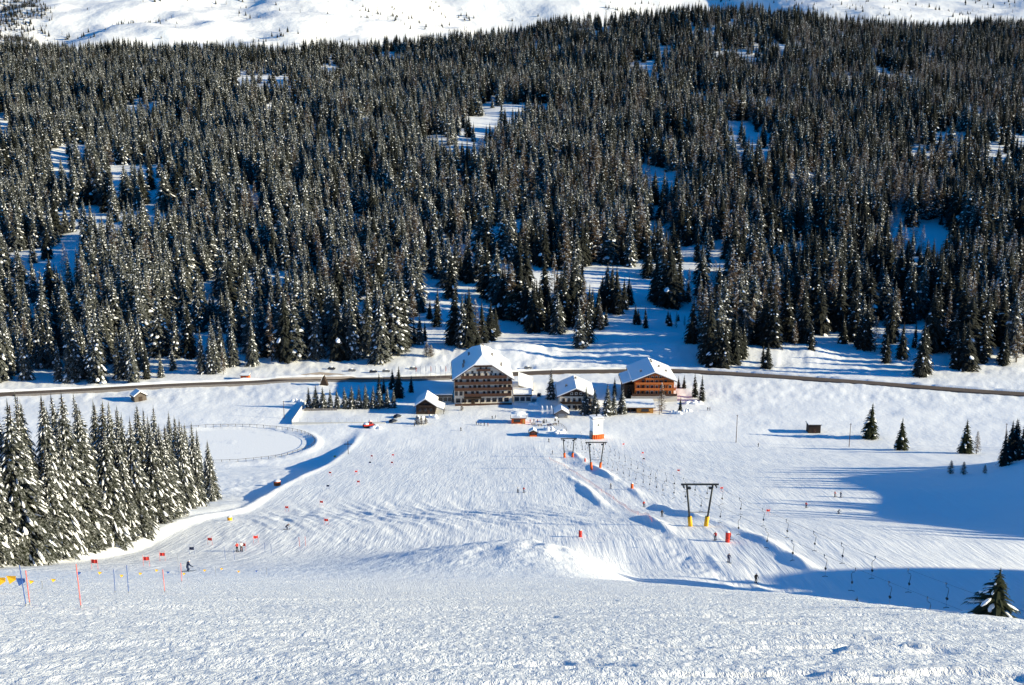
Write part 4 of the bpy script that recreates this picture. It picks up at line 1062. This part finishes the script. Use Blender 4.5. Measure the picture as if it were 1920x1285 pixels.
for k, (px, nm) in enumerate([(1016, 'first'), (1025, 'middle'), (1033, 'last')]):
    p = G(px, 782); e = empty('banner_flag', p); tag(e, 'tall white feather banner beside the shaded kiosk', 'banner', 'white banners by the kiosk')
    MB().tube([(0, 0, -.4), (0, 0, 5.6)], .05, 6).build('pole', 'white', e)
    fl_ = MB()
    for j in range(6):
        z0, z1 = 1.5 + .66 * j, 1.5 + .66 * (j + 1); w0, w1 = .95 - .02 * j * j, .95 - .02 * (j + 1) ** 2
        fl_.poly([(.06, .05 * math.sin(j), z0), (.06 + w0, .12 * math.sin(j * 1.3), z0), (.06 + w1, .12 * math.sin((j + 1) * 1.3), z1), (.06, .05 * math.sin(j + 1), z1)])
    c = fl_.build('cloth', 'cloth_white', e); so = c.modifiers.new('thickness', 'SOLIDIFY'); so.thickness = .02
for k in range(8):
    p = G(780 + 9.3 * k, 711); e = empty('flagpole', p); tag(e, 'slim roadside flagpole with furled flag beside the big hotel', 'flagpole', 'flagpoles along the road beside the hotel')
    MB().tube([(0, 0, -.4), (0, 0, 7.2)], .07, 6).build('pole', 'grey' if k % 3 else 'wood_brown', e)
    MB().tube([(.12, 0, 4.2), (.2, 0, 5.4), (.1, 0, 6.9)], .16, 6, .06).build('furled_flag', ['red', 'cloth_white', 'blue'][k % 3], e)

# ------------------------------------------------------------------ slalom gates, poles, pennants
gate_pole = MB().tube([(0, 0, -.3), (0, 0, 1.7)], .02, 5)
gp_r, gp_b = gate_pole.mesh('pole', 'pink'), gate_pole.mesh('pole', 'blue')
def gate(px, py, m, label, group, big=1.0):
    g = G(px, py)
    for _ in range(3):
        g = G(px, py + 1.1 / mpp(g))
    e = empty('slalom_gate', g, random.uniform(-.3, .3)); tag(e, label, 'gate', group)
    for s in (-1, 1): link('pole', gp_b if m in ('blue', 'navy') else gp_r, e, (s * .42 * big, 0, 0))
    v = []; mb = MB()
    for j in range(4):
        x0, x1 = (-.38 + .19 * j) * big, (-.38 + .19 * (j + 1)) * big; y0, y1 = .05 * math.sin(2.2 * j), .05 * math.sin(2.2 * (j + 1))
        mb.poly([(x0, y0, .85), (x1, y1, .85), (x1, y1, .85 + .52 * big), (x0, y0, .85 + .52 * big)])
    c = mb.build('panel', m, e); so = c.modifiers.new('thickness', 'SOLIDIFY'); so.thickness = .012
for px, py in [(178, 1052), (275, 1047), (305, 1039), (394, 1011), (480, 1007), (457, 1021), (612, 975), (603, 941), (538, 951), (619, 886), (668, 884), (672, 903), (735, 867), (737, 853), (697, 855)]:
    gate(px, py, 'red', 'red slalom gate panel between two poles on the race course', 'red slalom gates on the race course')
for px, py in [(360, 1028), (694, 867), (615, 911)]:
    gate(px, py, 'navy', 'blue slalom gate panel between two poles on the race course', 'blue slalom gates on the race course')
for px, py in [(1169, 833), (1205, 849), (1272, 882), (1353, 915), (1440, 957)]:
    gate(px, py, 'red', 'red marker panel on poles along the lift slope', 'red markers along the lift slope')
gate(1207, 860, 'black', 'black marker panel on poles along the lift slope', None)
for i, (px, py, tp, m) in enumerate([(49, 1137, 1060, 'blue'), (56, 1134, 1070, 'pink'), (152, 1140, 1058, 'pink'), (216, 1111, 1068, 'blue'), (241, 1113, 1060, 'blue'), (309, 1111, 1068, 'pink'), (336, 1074, 1037, 'grey'), (341, 1092, 1056, 'pink'),
                                     (423, 1049, 1026, 'blue'), (440, 1050, 1030, 'blue'), (497, 1036, 1018, 'blue'), (509, 1038, 1020, 'blue'), (562, 1025, 1007, 'pink'), (573, 1024, 1006, 'pink')]):
    p = G(px, py); h = -q(tp) * p.y - p.z
    e = empty('slalom_pole', p); e.rotation_euler = (0, random.uniform(-.06, .02), 0)
    tag(e, {'blue': 'thin blue slalom pole planted in the race piste', 'pink': 'thin red slalom pole planted in the race piste', 'grey': 'thin grey slalom pole by the crouching racer'}[m], 'pole', {'blue': 'blue slalom poles', 'pink': 'red slalom poles', 'grey': None}[m])
    MB().tube([(0, 0, -.3), (0, 0, h)], .011 + .0001 * p.y, 6).build('shaft', m, e); MB().tube([(0, 0, -.02), (0, 0, .08)], .022, 6).build('hinge', 'grey', e)
pr = [(-30, 1092), (12, 1092), (45, 1090), (80, 1086), (135, 1072), (172, 1074), (215, 1084), (250, 1090), (286, 1090), (306, 1086), (330, 1090), (372, 1080), (405, 1076), (435, 1074), (470, 1071), (500, 1068)]
pv = [at_y(px, 42 + max(px, 0) * .10) for px, py in pr]
e = empty('pennant_line', pv[0]); tag(e, 'sagging line of yellow and blue pennants along the race course', 'pennants')
ln = [p - pv[0] + Vector((0, 0, .62 + .25 * math.sin(1.7 * i))) for i, p in enumerate(pv)]
MB().tube(ln, .006, 4).build('rope', 'grey', e)
for i in range(0, len(pv), 3): MB().tube([pv[i] - pv[0] + Vector((0, 0, -.2)), ln[i] + Vector((0, 0, .05))], .02, 5).build('stake', 'grey', e)
for i, p in enumerate(ln[:-1]):
    for f in (.3,) if i > 1 else (.1, .6):
        v = p.lerp(ln[i + 1], f); w = .2 if i > 1 else .4
        c = MB(); c.poly([v, v + Vector((w, .04, -.03)), v + Vector((w * .9, .1, -w * .6)), v + Vector((w * .25, .02, -w))])
        c = c.build('pennant', 'blue' if (2 * i + int(f > .5)) % 5 == 3 else 'yellow', e); so = c.modifiers.new('thickness', 'SOLIDIFY'); so.thickness = .01

# ------------------------------------------------------------------ vehicles
def car(p, rz, paint, label, snow=False):
    e = empty('parked_car', p, rz); tag(e, label, 'car')
    pr_ = [(-2.1, .35), (2.1, .35), (2.15, .75), (1.2, .95), (.7, 1.42), (-1.3, 1.45), (-2.0, .98), (-2.15, .7)]
    MB().prism(pr_, -.85, .85).build('body', paint, e)
    for s in (-1, 1):
        MB().prism([(1.0, .98), (.6, 1.34), (-1.2, 1.36), (-1.75, .98)], s * .86 - .01, s * .86 + .01).build('side_window', 'glass', e)
    MB().slab([[(1.19, -.7, .98), (1.19, .7, .98), (.74, .7, 1.40), (.74, -.7, 1.40)]], .02).build('windscreen', 'glass', e)
    for x in (-1.35, 1.35):
        for s in (-1, 1):
            w = MB().tube([(x, s * .72, .33), (x, s * .9, .33)], .33, 14).build('wheel', 'rubber', e); MB().tube([(x, s * .9, .33), (x, s * .915, .33)], .2, 10).build('rim', 'grey', w)
    for s in (-1, 1): MB().box(2.1, 2.18, s * .6 - .18, s * .6 + .18, .58, .74).build('headlight', 'white', e)
    if snow: MB().ball((-.3, 0, 1.42), 1, 1.15, .82, .28, 12, 6).build('snow_cap', 'snow', e, smooth=True)
    return e
car(G(745, 783), R(60), 'car_dark', 'dark car parked in the shade behind another by the small chalet')
car(G(737, 792), R(55), 'car_dark', 'dark car parked in the shade in front of the small chalet drive')
car(G(1011, 743), R(82), 'car_dark', 'dark car with pale front parked beside the slim spruce')
car(G(775, 693), R(5), 'car_grey', 'snow capped car on the parking strip above the big hotel', True)
car(G(660, 697), R(4), 'car_grey', 'snow capped car on the parking strip by the lay-by', True)
car(G(990, 692), R(12), 'car_grey', 'snow capped car tucked behind the tall hotel annex', True)
car(G(622, 694), R(-8), 'car_dark', 'dark snowy car turning into the lay-by', True)
car(G(700, 699), R(3), 'car_dark', 'dark snow capped car on the parking strip between the lay-by and flagpoles', True)
car(G(724, 698), R(6), 'car_grey', 'grey snow capped car on the parking strip beside the flagpoles', True)
car(G(1002, 752), R(80), 'car_grey', 'grey car parked against the low white wing of the hotel')
p = G(691, 801); e = empty('snow_groomer', p, R(20)); tag(e, 'snow covered groomer machine with red cab parked below the tennis court', 'groomer')
MB().prism([(-2.2, .5), (2.0, .5), (2.2, 1.2), (-2.3, 1.3)], -1.1, 1.1).build('body', 'red', e)
MB().prism([(.2, 1.3), (1.8, 1.3), (1.4, 2.7), (.4, 2.7)], -.95, .95).build('cab', 'red', e); MB().prism([(.5, 1.5), (1.62, 1.5), (1.36, 2.5), (.6, 2.5)], -.98, .98).build('side_window', 'glass', e)
for s in (-1, 1): MB().prism([(-2.5, .25), (-2.1, 0), (2.1, 0), (2.5, .3), (2.1, .72), (-2.1, .72)], s * 1.5 - .38, s * 1.5 + .38).build('track', 'rubber', e)
MB().prism([(2.7, .1), (2.95, .0), (3.1, .5), (2.9, 1.0), (2.75, .6)], -2.1, 2.1).build('blade', 'grey', e)
MB().ball((-.9, 0, 1.5), 1, 1.4, 1.2, .7, 12, 6).build('snow_load', 'snow', e, smooth=True); MB().ball((.9, 0, 2.7), 1, .8, .95, .35, 10, 6).build('cab_snow', 'snow', e, smooth=True)

# ------------------------------------------------------------------ people
def body_mesh(pose):
    J = {'pelvis': (0, 0, .95), 'chest': (0, .0, 1.28), 'neck': (0, .02, 1.48), 'head': (0, .05, 1.62), 'crown': (0, .04, 1.74),
         'lsh': (-.19, 0, 1.40), 'rsh': (.19, 0, 1.40), 'lel': (-.29, .06, 1.13), 'rel': (.29, .06, 1.13), 'lha': (-.27, .28, 1.0), 'rha': (.27, .28, 1.0), 'lfi': (-.26, .37, .98), 'rfi': (.26, .37, .98),
         'lhi': (-.10, 0, .90), 'rhi': (.10, 0, .90), 'lkn': (-.13, .09, .50), 'rkn': (.13, .09, .50), 'lan': (-.14, -.03, .10), 'ran': (.14, -.03, .10), 'lto': (-.14, .17, .05), 'rto': (.14, .17, .05)}
    if pose == 'tuck':
        J.update({'pelvis': (0, -.22, .66), 'chest': (0, .12, .90), 'neck': (0, .32, 1.0), 'head': (0, .44, 1.08), 'crown': (0, .48, 1.20), 'lsh': (-.19, .22, .98), 'rsh': (.19, .22, .98), 'lel': (-.34, .34, .76), 'rel': (.34, .34, .76),
                  'lha': (-.34, .60, .84), 'rha': (.34, .60, .84), 'lfi': (-.33, .69, .85), 'rfi': (.33, .69, .85), 'lhi': (-.12, -.2, .62), 'rhi': (.12, -.2, .62), 'lkn': (-.20, .16, .46), 'rkn': (.16, .16, .46)})
    if pose == 'carve':
        J.update({'pelvis': (.22, -.10, .66), 'chest': (.02, .10, .96), 'neck': (-.08, .22, 1.12), 'head': (-.12, .30, 1.24), 'crown': (-.14, .32, 1.36), 'lsh': (-.24, .12, 1.10), 'rsh': (.12, .18, 1.02), 'lel': (-.52, .2, .98), 'rel': (.40, .28, .84),
                  'lha': (-.78, .3, .86), 'rha': (.55, .5, .72), 'lfi': (-.87, .34, .83), 'rfi': (.58, .58, .70), 'lhi': (.12, -.08, .62), 'rhi': (.32, -.08, .60), 'lkn': (-.08, .14, .42), 'rkn': (.2, .18, .36)})
    B = [('pelvis', 'chest', 0), ('chest', 'neck', 0), ('neck', 'head', 3), ('head', 'crown', 2), ('chest', 'lsh', 0), ('chest', 'rsh', 0), ('lsh', 'lel', 0), ('rsh', 'rel', 0), ('lel', 'lha', 0), ('rel', 'rha', 0), ('lha', 'lfi', 4), ('rha', 'rfi', 4),
         ('pelvis', 'lhi', 1), ('pelvis', 'rhi', 1), ('lhi', 'lkn', 1), ('rhi', 'rkn', 1), ('lkn', 'lan', 1), ('rkn', 'ran', 1), ('lan', 'lto', 4), ('ran', 'rto', 4)]
    rad = {'pelvis': (.16, .12), 'chest': (.18, .13), 'neck': (.075, .075), 'head': (.105, .115), 'crown': (.07, .08), 'lsh': (.085,) * 2, 'rsh': (.085,) * 2, 'lel': (.065,) * 2, 'rel': (.065,) * 2, 'lha': (.05,) * 2, 'rha': (.05,) * 2, 'lfi': (.05,) * 2, 'rfi': (.05,) * 2,
           'lhi': (.115,) * 2, 'rhi': (.115,) * 2, 'lkn': (.085,) * 2, 'rkn': (.085,) * 2, 'lan': (.075,) * 2, 'ran': (.075,) * 2, 'lto': (.06,) * 2, 'rto': (.06,) * 2}
    names = list(J); ix = {n: i for i, n in enumerate(names)}
    me = bpy.data.meshes.new('skeleton'); me.from_pydata([J[n] for n in names], [(ix[a], ix[b]) for a, b, _ in B], [])
    o = bpy.data.objects.new('skeleton', me); C.objects.link(o)
    sk = o.modifiers.new('skin', 'SKIN'); sk.use_smooth_shade = True
    for n in names:
        v = me.skin_vertices[0].data[ix[n]]; v.radius = rad[n]; v.use_root = n == 'pelvis'
    ss = o.modifiers.new('sub', 'SUBSURF'); ss.levels = 1; ss.render_levels = 1
    dg = bpy.context.evaluated_depsgraph_get(); out = bpy.data.meshes.new_from_object(o.evaluated_get(dg))
    bpy.data.objects.remove(o)
    seg = [(np.array(J[a]), np.array(J[b]), mi) for a, b, mi in B]
    mi_ = []
    for pl in out.polygons:
        c = np.array(pl.center); best, bm_ = 9, 0
        for a, b2, mi in seg:
            t = np.clip(np.dot(c - a, b2 - a) / np.dot(b2 - a, b2 - a), 0, 1); d = np.linalg.norm(c - a - t * (b2 - a))
            if d < best: best, bm_ = d, mi
        mi_.append(bm_)
    out.materials.clear()
    for m_ in ('red', 'black', 'white', 'skin', 'black'): out.materials.append(M[m_])
    out.polygons.foreach_set('material_index', mi_); out.name = 'skier_' + pose
    return out, J
BODY = {k: body_mesh(k) for k in ('stand', 'tuck', 'carve')}
ski_me = MB().prism([(-.045, 0), (.045, 0), (.045, .03), (-.045, .03)], -.75, .75)
ski_me.v += [(-.04, .98, .13), (.04, .98, .13)]; n = len(ski_me.v); ski_me.f += [(4, 5, n - 1, n - 2), (7, 6, n - 1, n - 2)]
ski_me = ski_me.mesh('ski', 'steel')
def person(px, py, jk, pn, label, pose='stand', rz=0.0, skis=True, hat='black', group=None, pos=None):
    g = G(px, py) if pos is None else pos
    e = empty('person', g, rz); tag(e, label, 'person', group)
    me, J = BODY[pose]
    o = link('body', me, e)
    for k, m_ in enumerate((jk, pn, hat, 'skin', 'black')):
        o.material_slots[k].link = 'OBJECT'; o.material_slots[k].material = M[m_]
    slope = 0.0
    if skis:
        dx, dy = -math.sin(rz), math.cos(rz)
        slope = math.atan2(float(H(g.x + dx, g.y + dy)) - float(H(g.x - dx, g.y - dy)), 2)
        for s, a in ((-1, 'lan'), (1, 'ran')):
            link('ski', ski_me, e, (J[a][0], 0, -.0), (slope, 0, 0))
            hx = J['lha' if s < 0 else 'rha']
            back = -.55 if pose != 'stand' else .12
            MB().tube([(hx[0], hx[1], hx[2] + .08), (hx[0] + s * .12, hx[1] + back, .03 if pose == 'stand' else hx[2] - .35)], .012, 4).build('ski_pole', 'grey', e)
    return e
person(352, 1072, 'navy', 'navy', 'crouching racer in a navy suit and white helmet leaning into a turn', 'carve', R(-60), True, 'white')
person(445, 1035, 'red', 'black', 'person in red jacket and black trousers watching beside the race course', 'stand', R(40))
person(453, 1034, 'white', 'black', 'person in white jacket standing close beside the one in red', 'stand', R(20))
person(538, 993, 'navy', 'navy', 'tucked racer in navy suit below the red gates', 'tuck', R(-70))
person(971, 924, 'cloth_white', 'black', 'skier in pale jacket and black trousers on the middle of the piste', 'stand', R(10))
person(982, 924, 'red', 'navy', 'skier in red top on the middle of the piste', 'stand', R(-30))
person(1207, 951, 'red', 'black', 'lift rider in red jacket on the track below the large pylon', 'stand', R(190))
person(1241, 969, 'black', 'black', 'lift rider all in black just below the large pylon', 'stand', R(190))
person(1145, 916, 'grey', 'navy', 'lift rider in grey jacket beyond the sagging pink net', 'stand', R(190))
person(1341, 1013, 'red', 'black', 'skier in red and white jacket beside the red lift post', 'stand', R(150))
person(1369, 1013, 'red', 'black', 'person in bright red jacket leaning at the red lift post', 'stand', R(100))
person(1366, 1055, 'navy', 'navy', 'lift rider in navy passing the churned snow', 'stand', R(190))
person(1417, 1094, 'black', 'black', 'lift rider in black highest up the shaded track', 'stand', R(190))
person(1511, 953, 'red', 'black', 'skier in red jacket gliding down the wide lift slope', 'stand', R(-50))
person(1565, 932, 'pink', 'black', 'skier in pink jacket at the rim of the blue shadow', 'stand', R(-60))
person(1576, 933, 'navy', 'navy', 'skier in navy at the rim of the blue shadow', 'stand', R(-60))
person(1572, 964, 'grey', 'black', 'small skier in grey below the pair at the shadow rim', 'tuck', R(-60))
vill = [(893, 797, 'navy', 'person in navy standing on the shaded snow in front of the hotel'), (898, 797, 'blue', 'person in light blue on the shaded snow in front of the hotel'), (923, 786, 'black', 'person in black walking toward the terrace bar, shorter of two'),
        (929, 785, 'black', 'person in black with raised arm walking toward the terrace bar'), (902, 799, 'black', 'person in black at the end of a trio on the piste foot'), (908, 799, 'black', 'person in black in the middle of a trio on the piste foot'),
        (915, 800, 'red', 'person in red of the trio on the piste foot'), (864, 808, 'black', 'skier in black alone on the flat piste foot'), (777, 800, 'black', 'person in black by the snowy bushes of the small chalet'),
        (1029, 829, 'black', 'skier in black waiting at the lift entrance'), (1036, 852, 'black', 'skier in black starting up beside the smallest pylon'), (994, 793, 'red', 'person in red at the terrace rail'), (1001, 792, 'black', 'person in dark clothes at the terrace tables'),
        (1008, 793, 'red', 'person in maroon at the terrace tables'), (1018, 795, 'navy', 'person in navy seated among the terrace tables'), (1024, 793, 'black', 'person in black beside the dark parasol'), (1047, 795, 'black', 'person in black at the far terrace railing'),
        (1331, 770, 'black', 'walker in black on the meadow path, one of two'), (1327, 770, 'black', 'walker in dark clothes leading on the meadow path'), (1422, 838, 'black', 'far walker in black beside the meadow spruces')]
for i, (px, py, jk, lb) in enumerate(vill): person(px, py, jk, 'black', lb, 'stand', random.uniform(0, 6), i in (7, 9, 10))

# ------------------------------------------------------------------ terrace furniture
for i, (px, py) in enumerate([(1000, 797), (1012, 799), (1030, 799), (1040, 797)]):
    e = empty('picnic_table', G(px, py), .2 * i); tag(e, 'dark wooden table with benches on the snowy terrace', 'table', 'terrace tables')
    MB().box(-1.0, 1.0, -.4, .4, .70, .76).build('table_top', 'wood_brown', e)
    for s in (-1, 1):
        MB().box(-1.0, 1.0, s * .75 - .14, s * .75 + .14, .42, .47).build('bench', 'wood_brown', e)
        MB().box(s * .8 - .05, s * .8 + .05, -.7, .7, .35, .41).box(s * .8 - .05, s * .8 + .05, -.3, -.2, -.2, .699).box(s * .8 - .05, s * .8 + .05, .2, .3, -.2, .699).build('leg', 'wood_dark', e)
for i, (px, py, hh_) in enumerate([(1020, 797, 3.0), (1041, 793, 2.8)]):
    e = empty('parasol', G(px, py)); tag(e, ['folded dark parasol standing among the terrace tables', 'snow capped dark parasol at the railing end of the terrace'][i], 'parasol')
    MB().tube([(0, 0, -.2), (0, 0, hh_)], .05, 6).build('pole', 'wood_dark', e)
    MB().tube([(0, 0, .9), (0, 0, 1.6), (0, 0, hh_ - .3), (0, 0, hh_)], .42, 9, .08).build('canopy', 'black' if i == 0 else 'wood_dark', e)
    if i: MB().ball((0, 0, hh_ - .4), 1, 1.1, 1.1, .35).build('snow_cap', 'snow', e, smooth=True)
e = empty('terrace_fence', G(1044, 800)); tag(e, 'dark railing at the end of the terrace beside the lift slope', 'fence')
o0 = e.location.copy(); fv = [G(1044, 800), G(1050, 798), G(1056, 802), G(1061, 806), G(1063, 812)]
for a, c in zip(fv[:-1], fv[1:]):
    MB().tube([a - o0 + Vector((0, 0, 1.1)), c - o0 + Vector((0, 0, 1.1))], .05, 5).build('rail', 'wood_dark', e)
    for f in (0, .5): v = a.lerp(c, f) - o0; MB().tube([v + Vector((0, 0, -.3)), v + Vector((0, 0, 1.15))], .06, 5).build('post', 'wood_dark', e)
# snow heaps and snowy bushes round the village
for i, (px, py, w) in enumerate([(787, 786, 3.4), (812, 783, 2.6), (1046, 812, 4.0), (1030, 806, 2.6), (1000, 760, 3.0), (1300, 757, 5), (1268, 776, 4), (1290, 772, 4.5), (556, 754, 3), (705, 803, 3)]):
    p = G(px, py); mb = MB(); rg = random.Random(i)
    for k in range(7): mb.ball((rg.uniform(-w, w) * .7, rg.uniform(-1, 1), rg.uniform(.0, .5)), 1, rg.uniform(.7, 1.5), rg.uniform(.7, 1.3), rg.uniform(.6, 1.3), 9, 6)
    e = mb.build('snow_heap', 'snow', None, p, smooth=True); tag(e, 'shovelled heap of lumpy snow beside the village buildings', 'snow heap', 'snow heaps round the village')
for i, (px, py, tp) in enumerate([(782, 796, 777), (790, 797, 779), (798, 795, 780), (800, 668, 640), (808, 670, 645), (866, 770, 758)]):
    tree_px('bush', LARCH[i % 3], px, py, tp, 'bare twiggy bush powdered with snow by the hotel', 'bush', 'snowy bushes by the hotel', 3.0)
